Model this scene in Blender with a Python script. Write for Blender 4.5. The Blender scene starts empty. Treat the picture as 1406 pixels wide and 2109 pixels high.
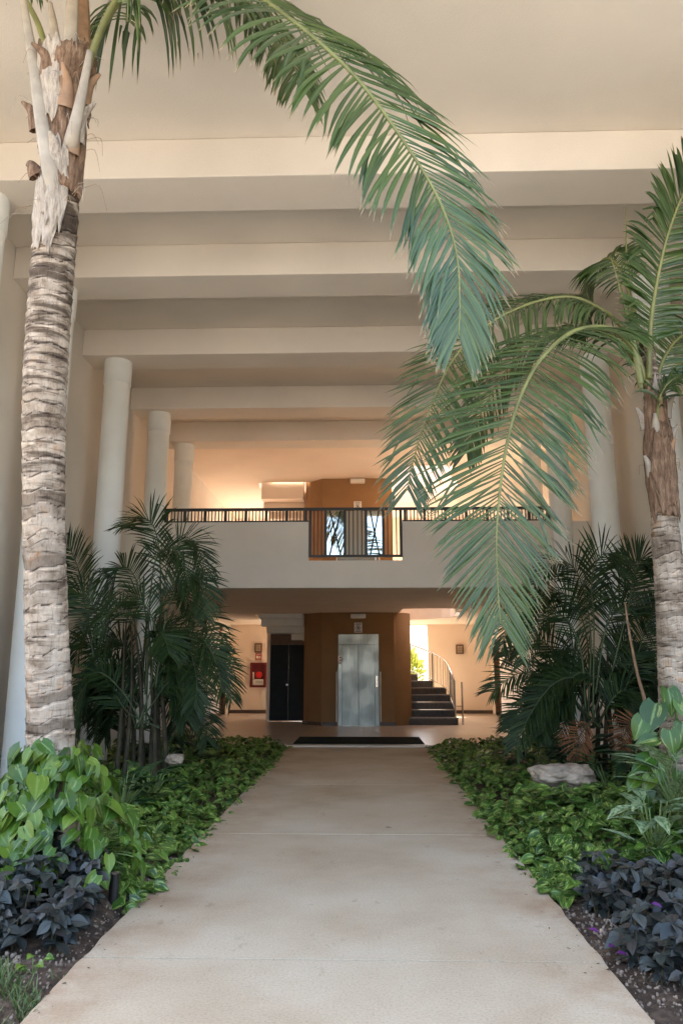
import bpy, bmesh, math, random
import numpy as np
from mathutils import Vector, Matrix, Euler, noise

random.seed(7)
R = math.radians
S = bpy.context.scene
COL = S.collection
V = Vector

# ------------------------------------------------------------------ camera
CAM = V((0.0, 0.0, 1.45))
PITCH, YAW, FPX = R(11.88), R(1.64), 1540.0
cd = bpy.data.cameras.new('camera')
cam = bpy.data.objects.new('camera', cd)
COL.objects.link(cam)
cam.location = CAM
cam.rotation_euler = Euler((R(90) + PITCH, 0, YAW))
cd.sensor_width = 36.0
cd.lens = 36.0 * FPX / 2109.0
cd.clip_end = 3000
S.camera = cam

# ------------------------------------------------------------------ world, sun, exposure
TO_SUN = V((-0.30, 0.66, 0.80)).normalized()
w = bpy.data.worlds.new('World')
S.world = w
w.use_nodes = True
nt = w.node_tree
sky = nt.nodes.new('ShaderNodeTexSky')
sky.sky_type = 'NISHITA'
sky.sun_disc = False
sky.dust_density = 5.0
sky.ozone_density = 0.3
sky.sun_elevation = math.asin(TO_SUN.z)
sky.sun_rotation = math.atan2(TO_SUN.x, TO_SUN.y)
bg = nt.nodes['Background']
nt.links.new(sky.outputs[0], bg.inputs[0])
bg.inputs[1].default_value = 0.15
sl = bpy.data.lights.new('sun', 'SUN')
sl.energy = 5.0
sl.angle = R(0.6)
sl.color = (1.0, 0.90, 0.76)
sun = bpy.data.objects.new('sun', sl)
COL.objects.link(sun)
sun.rotation_euler = TO_SUN.to_track_quat('Z', 'Y').to_euler()
sun.location = (0, 0, 40)
S.view_settings.view_transform = 'Standard'
S.view_settings.look = 'None'
S.view_settings.gamma = 1.0
S.view_settings.use_curve_mapping = False
S.view_settings.exposure = 2.85
S.cycles.use_denoising = True
S.cycles.max_bounces = 10
S.cycles.diffuse_bounces = 8
S.cycles.sample_clamp_indirect = 8.0

# ------------------------------------------------------------------ helpers
_rot = cam.rotation_euler.to_matrix()


def at(px, py, Y):
    """world point that lies at depth Y behind the photo pixel (1406 x 2109 frame)"""
    d = _rot @ V(((px - 703.0) / FPX, -(py - 1054.5) / FPX, -1.0))
    return CAM + d * (Y / d.y)


class MB:
    def __init__(self):
        self.v, self.f, self.a = [], [], []

    def add(self, verts, faces, attr=None):
        o = len(self.v)
        self.v.extend([tuple(p) for p in verts])
        self.f.extend([tuple(i + o for i in f) for f in faces])
        self.a.extend(attr if attr is not None else [(0, 0, 0)] * len(verts))
        return self

    def box(self, a, b):
        x0, y0, z0 = a
        x1, y1, z1 = b
        v = [(x0, y0, z0), (x1, y0, z0), (x1, y1, z0), (x0, y1, z0), (x0, y0, z1), (x1, y0, z1), (x1, y1, z1), (x0, y1, z1)]
        f = [(0, 3, 2, 1), (4, 5, 6, 7), (0, 1, 5, 4), (1, 2, 6, 5), (2, 3, 7, 6), (3, 0, 4, 7)]
        return self.add(v, f)

    def prism(self, poly, z0, z1):
        n = len(poly)
        v = [(p[0], p[1], z0) for p in poly] + [(p[0], p[1], z1) for p in poly]
        f = [tuple(range(n - 1, -1, -1)), tuple(range(n, 2 * n))] + [(i, (i + 1) % n, n + (i + 1) % n, n + i) for i in range(n)]
        return self.add(v, f)

    def tube(self, pts, rad, seg=8, cap=True, attr=None):
        pts = [V(p) for p in pts]
        n = len(pts)
        if not hasattr(rad, '__len__'):
            rad = [rad] * n
        vs, fs, at_ = [], [], []
        up = V((0, 0, 1))
        T0 = (pts[1] - pts[0]).normalized()
        ref = V((1, 0, 0)) if abs(T0.z) > .9 else up
        X = T0.cross(ref).normalized()
        for i, p in enumerate(pts):
            T = (pts[min(i + 1, n - 1)] - pts[max(i - 1, 0)]).normalized()
            X = (X - T * X.dot(T)).normalized()
            Y = T.cross(X)
            for k in range(seg):
                a = 2 * math.pi * k / seg
                vs.append(p + (X * math.cos(a) + Y * math.sin(a)) * rad[i])
                at_.append((i / (n - 1), k / seg, 0))
        for i in range(n - 1):
            for k in range(seg):
                k2 = (k + 1) % seg
                fs.append((i * seg + k, i * seg + k2, (i + 1) * seg + k2, (i + 1) * seg + k))
        if cap:
            fs.append(tuple(range(seg - 1, -1, -1)))
            fs.append(tuple((n - 1) * seg + k for k in range(seg)))
        return self.add(vs, fs, at_)

    def mesh(self, name, mat, smooth=False):
        me = bpy.data.meshes.new(name)
        me.from_pydata(self.v, [], self.f)
        at_ = me.attributes.new('luv', 'FLOAT_VECTOR', 'POINT')
        at_.data.foreach_set('vector', np.array(self.a, dtype=np.float32).ravel())
        me.materials.append(mat)
        if smooth:
            me.polygons.foreach_set('use_smooth', [True] * len(me.polygons))
        me.update()
        return me

    def build(self, name, mat, parent=None, smooth=False, bevel=0.0):
        o = link(name, self.mesh(name, mat, smooth), parent)
        if bevel:
            m = o.modifiers.new('bevel', 'BEVEL')
            m.width = bevel
            m.segments = 2
            m.limit_method = 'ANGLE'
        return o


def link(name, data, parent=None):
    o = bpy.data.objects.new(name, data)
    COL.objects.link(o)
    if parent is not None:
        o.parent = parent
        o.matrix_parent_inverse = Matrix.Identity(4)
    return o


def tag(o, label=None, cat=None, group=None, kind=None):
    if label: o['label'] = label
    if cat: o['category'] = cat
    if group: o['group'] = group
    if kind: o['kind'] = kind
    return o


def thing(name, label, cat, loc=(0, 0, 0), group=None):
    o = link(name, None)
    # parts below are modelled in world coordinates, so the Empty keeps the identity transform
    o.empty_display_size = 0.2
    return tag(o, label, cat, group)


def catmull(pts, n):
    pts = [V(p) for p in pts]
    P = [pts[0] * 2 - pts[1]] + pts + [pts[-1] * 2 - pts[-2]]
    out = []
    m = len(pts) - 1
    for i in range(n + 1):
        u = min(i / n * m, m - 1e-6)
        k = int(u)
        t = u - k
        a, b, c, d = P[k], P[k + 1], P[k + 2], P[k + 3]
        out.append(0.5 * ((2 * b) + (c - a) * t + (2 * a - 5 * b + 4 * c - d) * t * t + (3 * b - a - 3 * c + d) * t ** 3))
    return out


# ------------------------------------------------------------------ materials
def newmat(name):
    m = bpy.data.materials.new(name)
    m.use_nodes = True
    n = m.node_tree.nodes
    return m, n, m.node_tree.links, n['Principled BSDF']


def ramp(n, stops):
    r = n.new('ShaderNodeValToRGB')
    e = r.color_ramp.elements
    while len(e) < len(stops): e.new(0.5)
    for i, (p, c) in enumerate(stops):
        e[i].position = p
        e[i].color = (*c, 1) if len(c) == 3 else c
    return r


def noise_tex(n, l, scale, detail=4, vec=None, rough=0.5):
    t = n.new('ShaderNodeTexNoise')
    t.inputs['Scale'].default_value = scale
    t.inputs['Detail'].default_value = detail
    t.inputs['Roughness'].default_value = rough
    if vec is not None: l.new(vec, t.inputs['Vector'])
    return t


def plain(name, col, rough=0.6, metal=0.0, var=0.12, scale=3.0, bump=0.0, bscale=80.0, spec=0.5):
    m, n, l, b = newmat(name)
    tc = n.new('ShaderNodeTexCoord')
    t = noise_tex(n, l, scale, 5, tc.outputs['Object'])
    c0 = tuple(max(0, c * (1 - var)) for c in col)
    c1 = tuple(min(1, c * (1 + var)) for c in col)
    r = ramp(n, [(0.3, c0), (0.7, c1)])
    l.new(t.outputs[0], r.inputs[0])
    l.new(r.outputs[0], b.inputs['Base Color'])
    b.inputs['Roughness'].default_value = rough
    b.inputs['Metallic'].default_value = metal
    b.inputs['Specular IOR Level'].default_value = spec
    if bump:
        t2 = noise_tex(n, l, bscale, 3, tc.outputs['Object'])
        bp = n.new('ShaderNodeBump')
        bp.inputs['Strength'].default_value = bump
        bp.inputs['Distance'].default_value = 0.01
        l.new(t2.outputs[0], bp.inputs['Height'])
        l.new(bp.outputs[0], b.inputs['Normal'])
    return m


M = {}
M['plaster'] = plain('cream_plaster', (0.73, 0.675, 0.595), 0.85, var=0.06, scale=0.9, bump=0.25, bscale=55, spec=0.2)
M['peach'] = plain('peach_plaster', (0.81, 0.69, 0.57), 0.85, var=0.04, scale=1.1, bump=0.2, bscale=60, spec=0.2)
M['white'] = plain('white_column_paint', (0.85, 0.87, 0.84), 0.6, var=0.04, scale=2.0, bump=0.12, bscale=50, spec=0.3)
M['brown'] = plain('ochre_brown_wall', (0.30, 0.17, 0.078), 0.8, var=0.08, scale=2.0, bump=0.25, bscale=60, spec=0.2)
M['base'] = plain('dark_baseboard', (0.085, 0.055, 0.04), 0.4, var=0.2)
M['black'] = plain('black_metal', (0.012, 0.011, 0.011), 0.45, var=0.2)
M['blackdoor'] = plain('black_door_lacquer', (0.010, 0.011, 0.010), 0.5, var=0.3, spec=0.25)
M['wood'] = plain('brown_door_frame', (0.16, 0.085, 0.045), 0.5, var=0.25, scale=9)
M['step'] = plain('dark_stone_step', (0.05, 0.042, 0.036), 0.5, var=0.35, scale=14)
M['nosing'] = plain('stone_nosing', (0.17, 0.14, 0.115), 0.45, var=0.25, scale=14)
M['steelrail'] = plain('polished_steel', (0.62, 0.58, 0.52), 0.22, 1.0, var=0.05)
M['offwhite'] = plain('white_plastic', (0.78, 0.76, 0.70), 0.4, var=0.03)
M['red'] = plain('dark_red_enamel', (0.16, 0.012, 0.012), 0.35, var=0.15)
M['brightred'] = plain('bright_red_hose', (0.65, 0.015, 0.012), 0.4, var=0.1)
M['mat'] = plain('dark_doormat', (0.016, 0.022, 0.020), 0.95, var=0.4, scale=60, bump=0.6, bscale=300, spec=0.1)
M['rock'] = plain('pale_limestone', (0.34, 0.27, 0.20), 0.9, var=0.45, scale=9, bump=1.0, bscale=30, spec=0.2)
M['stem'] = plain('green_stem', (0.16, 0.22, 0.06), 0.45, var=0.3, scale=6)
M['canes'] = plain('brown_palm_cane', (0.045, 0.036, 0.016), 0.8, var=0.6, scale=8, bump=0.4, bscale=30)
M['darkstem'] = plain('dark_green_rachis', (0.045, 0.065, 0.02), 0.5, var=0.4, scale=6)
M['tancane'] = plain('tan_palm_cane', (0.30, 0.18, 0.10), 0.6, var=0.3, scale=10)
M['pebble'] = plain('pale_pebbles', (0.27, 0.20, 0.145), 0.85, var=0.75, scale=28)
M['lampglass'] = plain('frosted_lamp_glass', (0.75, 0.62, 0.46), 0.4, var=0.05)
M['signink'] = plain('sign_ink', (0.03, 0.03, 0.03), 0.6, var=0.05)
M['signred'] = plain('sign_red', (0.42, 0.05, 0.03), 0.5, var=0.1)


def steel():
    m, n, l, b = newmat('brushed_steel')
    tc = n.new('ShaderNodeTexCoord')
    mp = n.new('ShaderNodeMapping')
    mp.inputs['Scale'].default_value = (220, 220, 2.0)
    l.new(tc.outputs['Object'], mp.inputs[0])
    t = noise_tex(n, l, 1.0, 3, mp.outputs[0])
    r = ramp(n, [(0.3, (0.27, 0.275, 0.25)), (0.7, (0.38, 0.385, 0.35))])
    l.new(t.outputs[0], r.inputs[0])
    l.new(r.outputs[0], b.inputs['Base Color'])
    b.inputs['Metallic'].default_value = 1.0
    t2 = noise_tex(n, l, 2.2, 3, tc.outputs['Object'])
    r2 = ramp(n, [(0.35, (0.30,) * 3), (0.65, (0.46,) * 3)])
    l.new(t2.outputs[0], r2.inputs[0])
    l.new(r2.outputs[0], b.inputs['Roughness'])
    return m


M['steel'] = steel()


def concrete():
    m, n, l, b = newmat('path_concrete')
    g = n.new('ShaderNodeNewGeometry')
    big = noise_tex(n, l, 0.9, 5, g.outputs['Position'], 0.6)
    r1 = ramp(n, [(0.3, (0.46, 0.345, 0.22)), (0.5, (0.55, 0.435, 0.295)), (0.72, (0.61, 0.51, 0.37))])
    l.new(big.outputs[0], r1.inputs[0])
    fine = noise_tex(n, l, 75, 6, g.outputs['Position'], 0.75)
    rf = ramp(n, [(0.28, (0.70,) * 3), (0.5, (1.0,) * 3), (0.72, (1.16,) * 3)])
    l.new(fine.outputs[0], rf.inputs[0])
    mx = n.new('ShaderNodeMixRGB'); mx.blend_type = 'MULTIPLY'; mx.inputs[0].default_value = 1
    l.new(r1.outputs[0], mx.inputs[1]); l.new(rf.outputs[0], mx.inputs[2])
    # rust coloured soil stains, in patches and mostly along the edges
    sx = n.new('ShaderNodeSeparateXYZ'); l.new(g.outputs['Position'], sx.inputs[0])
    ad = n.new('ShaderNodeMath'); ad.operation = 'ADD'; ad.inputs[1].default_value = 0.12; l.new(sx.outputs[0], ad.inputs[0])
    ab = n.new('ShaderNodeMath'); ab.operation = 'ABSOLUTE'; l.new(ad.outputs[0], ab.inputs[0])
    mr = n.new('ShaderNodeMapRange'); mr.inputs[1].default_value = 0.75; mr.inputs[2].default_value = 1.36
    l.new(ab.outputs[0], mr.inputs[0])
    st = noise_tex(n, l, 1.7, 6, g.outputs['Position'], 0.65)
    rs = ramp(n, [(0.42, (0, 0, 0)), (0.64, (1, 1, 1))]); l.new(st.outputs[0], rs.inputs[0])
    mu = n.new('ShaderNodeMath'); mu.operation = 'MULTIPLY'; l.new(mr.outputs[0], mu.inputs[0]); l.new(rs.outputs[0], mu.inputs[1])
    mu2 = n.new('ShaderNodeMath'); mu2.operation = 'MULTIPLY'; mu2.inputs[1].default_value = 0.75; l.new(mu.outputs[0], mu2.inputs[0])
    m2 = n.new('ShaderNodeMixRGB'); l.new(mu2.outputs[0], m2.inputs[0]); l.new(mx.outputs[0], m2.inputs[1]); m2.inputs[2].default_value = (0.34, 0.185, 0.09, 1)
    # dark scuffs
    mp = n.new('ShaderNodeMapping'); mp.inputs['Scale'].default_value = (1.0, 0.55, 1); l.new(g.outputs['Position'], mp.inputs[0])
    sc = noise_tex(n, l, 5.5, 8, mp.outputs[0], 0.75)
    r3 = ramp(n, [(0.60, (1, 1, 1)), (0.74, (0.62, 0.58, 0.52))]); l.new(sc.outputs[0], r3.inputs[0])
    m3 = n.new('ShaderNodeMixRGB'); m3.blend_type = 'MULTIPLY'; m3.inputs[0].default_value = 1
    l.new(m2.outputs[0], m3.inputs[1]); l.new(r3.outputs[0], m3.inputs[2])
    l.new(m3.outputs[0], b.inputs['Base Color'])
    b.inputs['Roughness'].default_value = 0.8
    b.inputs['Specular IOR Level'].default_value = 0.3
    bp = n.new('ShaderNodeBump'); bp.inputs['Strength'].default_value = 0.35; bp.inputs['Distance'].default_value = 0.006
    l.new(fine.outputs[0], bp.inputs['Height']); l.new(bp.outputs[0], b.inputs['Normal'])
    return m


M['concrete'] = concrete()


def floor_tiles():
    m, n, l, b = newmat('polished_floor_tiles')
    g = n.new('ShaderNodeNewGeometry')
    br = n.new('ShaderNodeTexBrick')
    br.offset = 0
    br.inputs['Scale'].default_value = 1.0
    br.inputs['Brick Width'].default_value = 0.6
    br.inputs['Row Height'].default_value = 0.6
    br.inputs['Mortar Size'].default_value = 0.005
    br.inputs['Color1'].default_value = (0.44, 0.35, 0.265, 1)
    br.inputs['Color2'].default_value = (0.49, 0.40, 0.305, 1)
    br.inputs['Mortar'].default_value = (0.28, 0.22, 0.16, 1)
    l.new(g.outputs['Position'], br.inputs['Vector'])
    sp = noise_tex(n, l, 90, 3, g.outputs['Position'])
    r = ramp(n, [(0.3, (0.85,) * 3), (0.7, (1.1,) * 3)]); l.new(sp.outputs[0], r.inputs[0])
    mx = n.new('ShaderNodeMixRGB'); mx.blend_type = 'MULTIPLY'; mx.inputs[0].default_value = 1
    l.new(br.outputs[0], mx.inputs[1]); l.new(r.outputs[0], mx.inputs[2])
    l.new(mx.outputs[0], b.inputs['Base Color'])
    b.inputs['Roughness'].default_value = 0.28
    return m


M['tiles'] = floor_tiles()


def soil():
    m, n, l, b = newmat('garden_soil')
    g = n.new('ShaderNodeNewGeometry')
    t = noise_tex(n, l, 9, 8, g.outputs['Position'], 0.7)
    r = ramp(n, [(0.3, (0.035, 0.021, 0.012)), (0.5, (0.10, 0.062, 0.036)), (0.68, (0.24, 0.165, 0.105))])
    l.new(t.outputs[0], r.inputs[0]); l.new(r.outputs[0], b.inputs['Base Color'])
    b.inputs['Roughness'].default_value = 0.95
    t2 = noise_tex(n, l, 40, 6, g.outputs['Position'], 0.7)
    bp = n.new('ShaderNodeBump'); bp.inputs['Strength'].default_value = 1; bp.inputs['Distance'].default_value = 0.03
    l.new(t2.outputs[0], bp.inputs['Height']); l.new(bp.outputs[0], b.inputs['Normal'])
    return m


M['soil'] = soil()
M['paving'] = plain('outdoor_paving', (0.20, 0.19, 0.175), 0.85, var=0.15, scale=0.6)


def leafmat(name, stops, streak=None, streak_amt=0.0, tip=None, rough=0.38, spec=0.5, rib=None, streak_scale=(7, 1.6), transl=0.0):
    """stops: colours picked by a per-leaf random number; streak: variegation colour; tip: dry tip colour; rib: midrib colour"""
    m, n, l, b = newmat(name)
    a = n.new('ShaderNodeAttribute'); a.attribute_name = 'luv'
    sx = n.new('ShaderNodeSeparateXYZ'); l.new(a.outputs['Vector'], sx.inputs[0])
    oi = n.new('ShaderNodeObjectInfo')
    ad = n.new('ShaderNodeMath'); ad.operation = 'ADD'; l.new(sx.outputs[2], ad.inputs[0]); l.new(oi.outputs['Random'], ad.inputs[1])
    fr = n.new('ShaderNodeMath'); fr.operation = 'FRACT'; l.new(ad.outputs[0], fr.inputs[0])
    r = ramp(n, [(i / max(1, len(stops) - 1), c) for i, c in enumerate(stops)])
    l.new(fr.outputs[0], r.inputs[0])
    col = r.outputs[0]
    cv = n.new('ShaderNodeCombineXYZ')
    for k, (src, s) in enumerate(((sx.outputs[1], streak_scale[0]), (sx.outputs[0], streak_scale[1]), (fr.outputs[0], 60.0))):
        mm = n.new('ShaderNodeMath'); mm.operation = 'MULTIPLY'; mm.inputs[1].default_value = s
        l.new(src, mm.inputs[0]); l.new(mm.outputs[0], cv.inputs[k])
    nz = noise_tex(n, l, 1.0, 4, cv.outputs[0], 0.6)
    if streak:
        rs = ramp(n, [(1 - streak_amt - 0.06, (0, 0, 0)), (1 - streak_amt + 0.06, (1, 1, 1))]); l.new(nz.outputs[0], rs.inputs[0])
        mx = n.new('ShaderNodeMixRGB'); l.new(rs.outputs[0], mx.inputs[0]); l.new(col, mx.inputs[1]); mx.inputs[2].default_value = (*streak, 1)
        col = mx.outputs[0]
    else:
        rv = ramp(n, [(0.3, (0.78,) * 3), (0.7, (1.2,) * 3)]); l.new(nz.outputs[0], rv.inputs[0])
        mx = n.new('ShaderNodeMixRGB'); mx.blend_type = 'MULTIPLY'; mx.inputs[0].default_value = 1
        l.new(col, mx.inputs[1]); l.new(rv.outputs[0], mx.inputs[2]); col = mx.outputs[0]
    if rib:
        s1 = n.new('ShaderNodeMath'); s1.operation = 'SUBTRACT'; s1.inputs[1].default_value = 0.5; l.new(sx.outputs[1], s1.inputs[0])
        s2 = n.new('ShaderNodeMath'); s2.operation = 'ABSOLUTE'; l.new(s1.outputs[0], s2.inputs[0])
        rr = ramp(n, [(0.0, (0.8,) * 3), (0.07, (0, 0, 0))]); l.new(s2.outputs[0], rr.inputs[0])
        mx = n.new('ShaderNodeMixRGB'); l.new(rr.outputs[0], mx.inputs[0]); l.new(col, mx.inputs[1]); mx.inputs[2].default_value = (*rib, 1)
        col = mx.outputs[0]
    if tip:
        rt = ramp(n, [(0.88, (0, 0, 0)), (0.985, (1, 1, 1))]); l.new(sx.outputs[0], rt.inputs[0])
        mx = n.new('ShaderNodeMixRGB'); l.new(rt.outputs[0], mx.inputs[0]); l.new(col, mx.inputs[1]); mx.inputs[2].default_value = (*tip, 1)
        col = mx.outputs[0]
    l.new(col, b.inputs['Base Color'])
    b.inputs['Roughness'].default_value = rough
    b.inputs['Specular IOR Level'].default_value = spec
    if transl:
        tr = n.new('ShaderNodeBsdfTranslucent'); l.new(col, tr.inputs[0])
        ms = n.new('ShaderNodeMixShader'); ms.inputs[0].default_value = transl
        out = n['Material Output']
        l.new(b.outputs[0], ms.inputs[1]); l.new(tr.outputs[0], ms.inputs[2]); l.new(ms.outputs[0], out.inputs[0])
    return m


M['coconut'] = leafmat('coconut_leaflet', [(0.030, 0.066, 0.020), (0.048, 0.096, 0.024), (0.080, 0.135, 0.032)], tip=(0.42, 0.31, 0.18), rough=0.28, spec=0.6, rib=(0.16, 0.19, 0.09), transl=0.12)
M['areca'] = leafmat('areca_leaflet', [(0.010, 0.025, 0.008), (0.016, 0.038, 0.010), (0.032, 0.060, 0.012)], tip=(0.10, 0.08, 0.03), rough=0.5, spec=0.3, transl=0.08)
M['deadleaf'] = leafmat('dead_brown_leaflet', [(0.11, 0.042, 0.016), (0.18, 0.07, 0.026)], rough=0.7, spec=0.2)
M['bigpothos'] = leafmat('large_pothos_leaf', [(0.028, 0.072, 0.008), (0.050, 0.118, 0.011), (0.09, 0.175, 0.016), (0.15, 0.23, 0.028)], streak=(0.36, 0.42, 0.11), streak_amt=0.35, rough=0.33, rib=(0.22, 0.34, 0.09), transl=0.15)
M['pothos'] = leafmat('small_pothos_leaf', [(0.020, 0.060, 0.010), (0.045, 0.115, 0.014), (0.095, 0.19, 0.022)], streak=(0.36, 0.46, 0.11), streak_amt=0.43, rough=0.36, transl=0.1)
M['purple'] = leafmat('slate_purple_leaf', [(0.012, 0.015, 0.013), (0.024, 0.030, 0.026), (0.056, 0.066, 0.056), (0.046, 0.040, 0.036)], rough=0.36, spec=0.45, rib=(0.02, 0.014, 0.02))
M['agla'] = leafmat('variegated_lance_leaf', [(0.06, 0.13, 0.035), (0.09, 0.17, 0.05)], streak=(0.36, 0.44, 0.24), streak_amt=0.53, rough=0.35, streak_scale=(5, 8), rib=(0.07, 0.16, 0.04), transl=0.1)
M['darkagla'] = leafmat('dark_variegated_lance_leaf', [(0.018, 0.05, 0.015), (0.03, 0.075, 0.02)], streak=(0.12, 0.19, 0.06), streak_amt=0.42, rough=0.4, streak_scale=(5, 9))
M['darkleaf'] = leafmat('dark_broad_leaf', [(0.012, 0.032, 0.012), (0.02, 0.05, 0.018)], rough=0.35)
M['grass'] = leafmat('grass_blade', [(0.05, 0.09, 0.018), (0.09, 0.14, 0.03), (0.16, 0.17, 0.06)], rough=0.6)
M['yellowbush'] = leafmat('yellow_green_leaf', [(0.20, 0.26, 0.03), (0.34, 0.36, 0.04)], rough=0.5, transl=0.2)
M['magenta'] = leafmat('magenta_fallen_leaf', [(0.10, 0.012, 0.12), (0.16, 0.02, 0.17)], rough=0.6)
M['litter'] = leafmat('dry_litter_leaf', [(0.05, 0.03, 0.018), (0.10, 0.065, 0.035)], rough=0.8, spec=0.2)
M['petiole'] = plain('pale_dry_petiole', (0.36, 0.31, 0.24), 0.55, var=0.2, scale=7, bump=0.3, bscale=30)
M['greenpetiole'] = plain('green_petiole', (0.20, 0.21, 0.07), 0.45, var=0.3, scale=5)


def bark(name):
    m, n, l, b = newmat(name)
    a = n.new('ShaderNodeAttribute'); a.attribute_name = 'luv'
    sx = n.new('ShaderNodeSeparateXYZ'); l.new(a.outputs['Vector'], sx.inputs[0])
    g = n.new('ShaderNodeTexCoord')
    base = noise_tex(n, l, 5.5, 6, g.outputs['Object'], 0.65)
    r = ramp(n, [(0.30, (0.14, 0.10, 0.07)), (0.42, (0.30, 0.235, 0.17)), (0.56, (0.46, 0.385, 0.30)), (0.70, (0.42, 0.26, 0.15))])
    l.new(base.outputs[0], r.inputs[0])
    # per ring tone
    rr = ramp(n, [(0.0, (0.45, 0.42, 0.40)), (0.22, (0.9,) * 3), (1.0, (1.15,) * 3)]); l.new(sx.outputs[2], rr.inputs[0])
    m1 = n.new('ShaderNodeMixRGB'); m1.blend_type = 'MULTIPLY'; m1.inputs[0].default_value = 1
    l.new(r.outputs[0], m1.inputs[1]); l.new(rr.outputs[0], m1.inputs[2])
    # dark blotches of old leaf scars
    mp = n.new('ShaderNodeMapping'); mp.inputs['Scale'].default_value = (0.55, 0.55, 4.5); l.new(g.outputs['Object'], mp.inputs[0])
    bl = noise_tex(n, l, 6, 5, mp.outputs[0], 0.6)
    rb = ramp(n, [(0.50, (1, 1, 1)), (0.64, (0.20, 0.17, 0.15))])
    sz = n.new('ShaderNodeSeparateXYZ'); l.new(g.outputs['Object'], sz.inputs[0])
    mz = n.new('ShaderNodeMapRange'); mz.inputs[1].default_value = 2.6; mz.inputs[2].default_value = 4.6; mz.inputs[3].default_value = -0.02; mz.inputs[4].default_value = 0.12
    l.new(sz.outputs[2], mz.inputs[0])
    az = n.new('ShaderNodeMath'); az.operation = 'ADD'; l.new(bl.outputs[0], az.inputs[0]); l.new(mz.outputs[0], az.inputs[1])
    l.new(az.outputs[0], rb.inputs[0])
    m2 = n.new('ShaderNodeMixRGB'); m2.blend_type = 'MULTIPLY'; m2.inputs[0].default_value = 0.9
    l.new(m1.outputs[0], m2.inputs[1]); l.new(rb.outputs[0], m2.inputs[2])
    # dark seam at each ring
    rp = ramp(n, [(0.0, (0.07, 0.055, 0.04)), (0.08, (0.30, 0.25, 0.21)), (0.18, (1, 1, 1)), (0.84, (1, 1, 1)), (0.96, (1.5, 1.45, 1.38))]); l.new(sx.outputs[0], rp.inputs[0])
    m3 = n.new('ShaderNodeMixRGB'); m3.blend_type = 'MULTIPLY'; m3.inputs[0].default_value = 1
    l.new(m2.outputs[0], m3.inputs[1]); l.new(rp.outputs[0], m3.inputs[2])
    # fine vertical cracks
    mp2 = n.new('ShaderNodeMapping'); mp2.inputs['Scale'].default_value = (70, 70, 5); l.new(g.outputs['Object'], mp2.inputs[0])
    ck = noise_tex(n, l, 1.0, 4, mp2.outputs[0], 0.7)
    rc = ramp(n, [(0.36, (0.42, 0.36, 0.30)), (0.47, (1, 1, 1))]); l.new(ck.outputs[0], rc.inputs[0])
    m4 = n.new('ShaderNodeMixRGB'); m4.blend_type = 'MULTIPLY'; m4.inputs[0].default_value = 0.55
    l.new(m3.outputs[0], m4.inputs[1]); l.new(rc.outputs[0], m4.inputs[2])
    l.new(m4.outputs[0], b.inputs['Base Color'])
    b.inputs['Roughness'].default_value = 0.85
    b.inputs['Specular IOR Level'].default_value = 0.25
    bp = n.new('ShaderNodeBump'); bp.inputs['Strength'].default_value = 0.6; bp.inputs['Distance'].default_value = 0.008
    l.new(ck.outputs[0], bp.inputs['Height']); l.new(bp.outputs[0], b.inputs['Normal'])
    return m


M['bark'] = bark('palm_bark')


def fibre(name, c0, c1, c2):
    m, n, l, b = newmat(name)
    g = n.new('ShaderNodeTexCoord')
    mp = n.new('ShaderNodeMapping'); mp.inputs['Scale'].default_value = (45, 45, 7); l.new(g.outputs['Object'], mp.inputs[0])
    t = noise_tex(n, l, 1.0, 6, mp.outputs[0], 0.7)
    r = ramp(n, [(0.3, c0), (0.5, c1), (0.72, c2)]); l.new(t.outputs[0], r.inputs[0])
    l.new(r.outputs[0], b.inputs['Base Color'])
    b.inputs['Roughness'].default_value = 0.9
    bp = n.new('ShaderNodeBump'); bp.inputs['Strength'].default_value = 0.9; bp.inputs['Distance'].default_value = 0.012
    l.new(t.outputs[0], bp.inputs['Height']); l.new(bp.outputs[0], b.inputs['Normal'])
    return m


M['fibre'] = fibre('brown_palm_fibre', (0.045, 0.026, 0.015), (0.18, 0.105, 0.06), (0.38, 0.26, 0.165))
M['palefibre'] = fibre('pale_palm_fibre', (0.20, 0.16, 0.12), (0.40, 0.34, 0.27), (0.55, 0.49, 0.41))


def glass_mat():
    m, n, l, b = newmat('reflective_glass')
    out = n['Material Output']
    gl = n.new('ShaderNodeBsdfGlossy'); gl.inputs['Roughness'].default_value = 0.01; gl.inputs[0].default_value = (0.9, 0.95, 0.95, 1)
    tr = n.new('ShaderNodeBsdfTransparent'); tr.inputs[0].default_value = (0.8, 0.8, 0.78, 1)
    mx = n.new('ShaderNodeMixShader'); mx.inputs[0].default_value = 0.5
    l.new(tr.outputs[0], mx.inputs[1]); l.new(gl.outputs[0], mx.inputs[2]); l.new(mx.outputs[0], out.inputs[0])
    return m


M['glass'] = glass_mat()

# ------------------------------------------------------------------ dimensions of the place
CX = -0.13                      # axis of the path, lift and hall
PATH0, PATH1 = -1.45, 1.21
WL, WR = -4.50, 4.25            # side wall faces
Y_BACK = 25.6
Y_EDGE = 14.95                  # where the tiled floor starts
Z_BEAM, Z_CEIL, Z_UPC = 6.40, 6.85, 6.62
Z_SOFF, Z_UP = 2.93, 3.35
Y_BALC = 13.86


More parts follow.
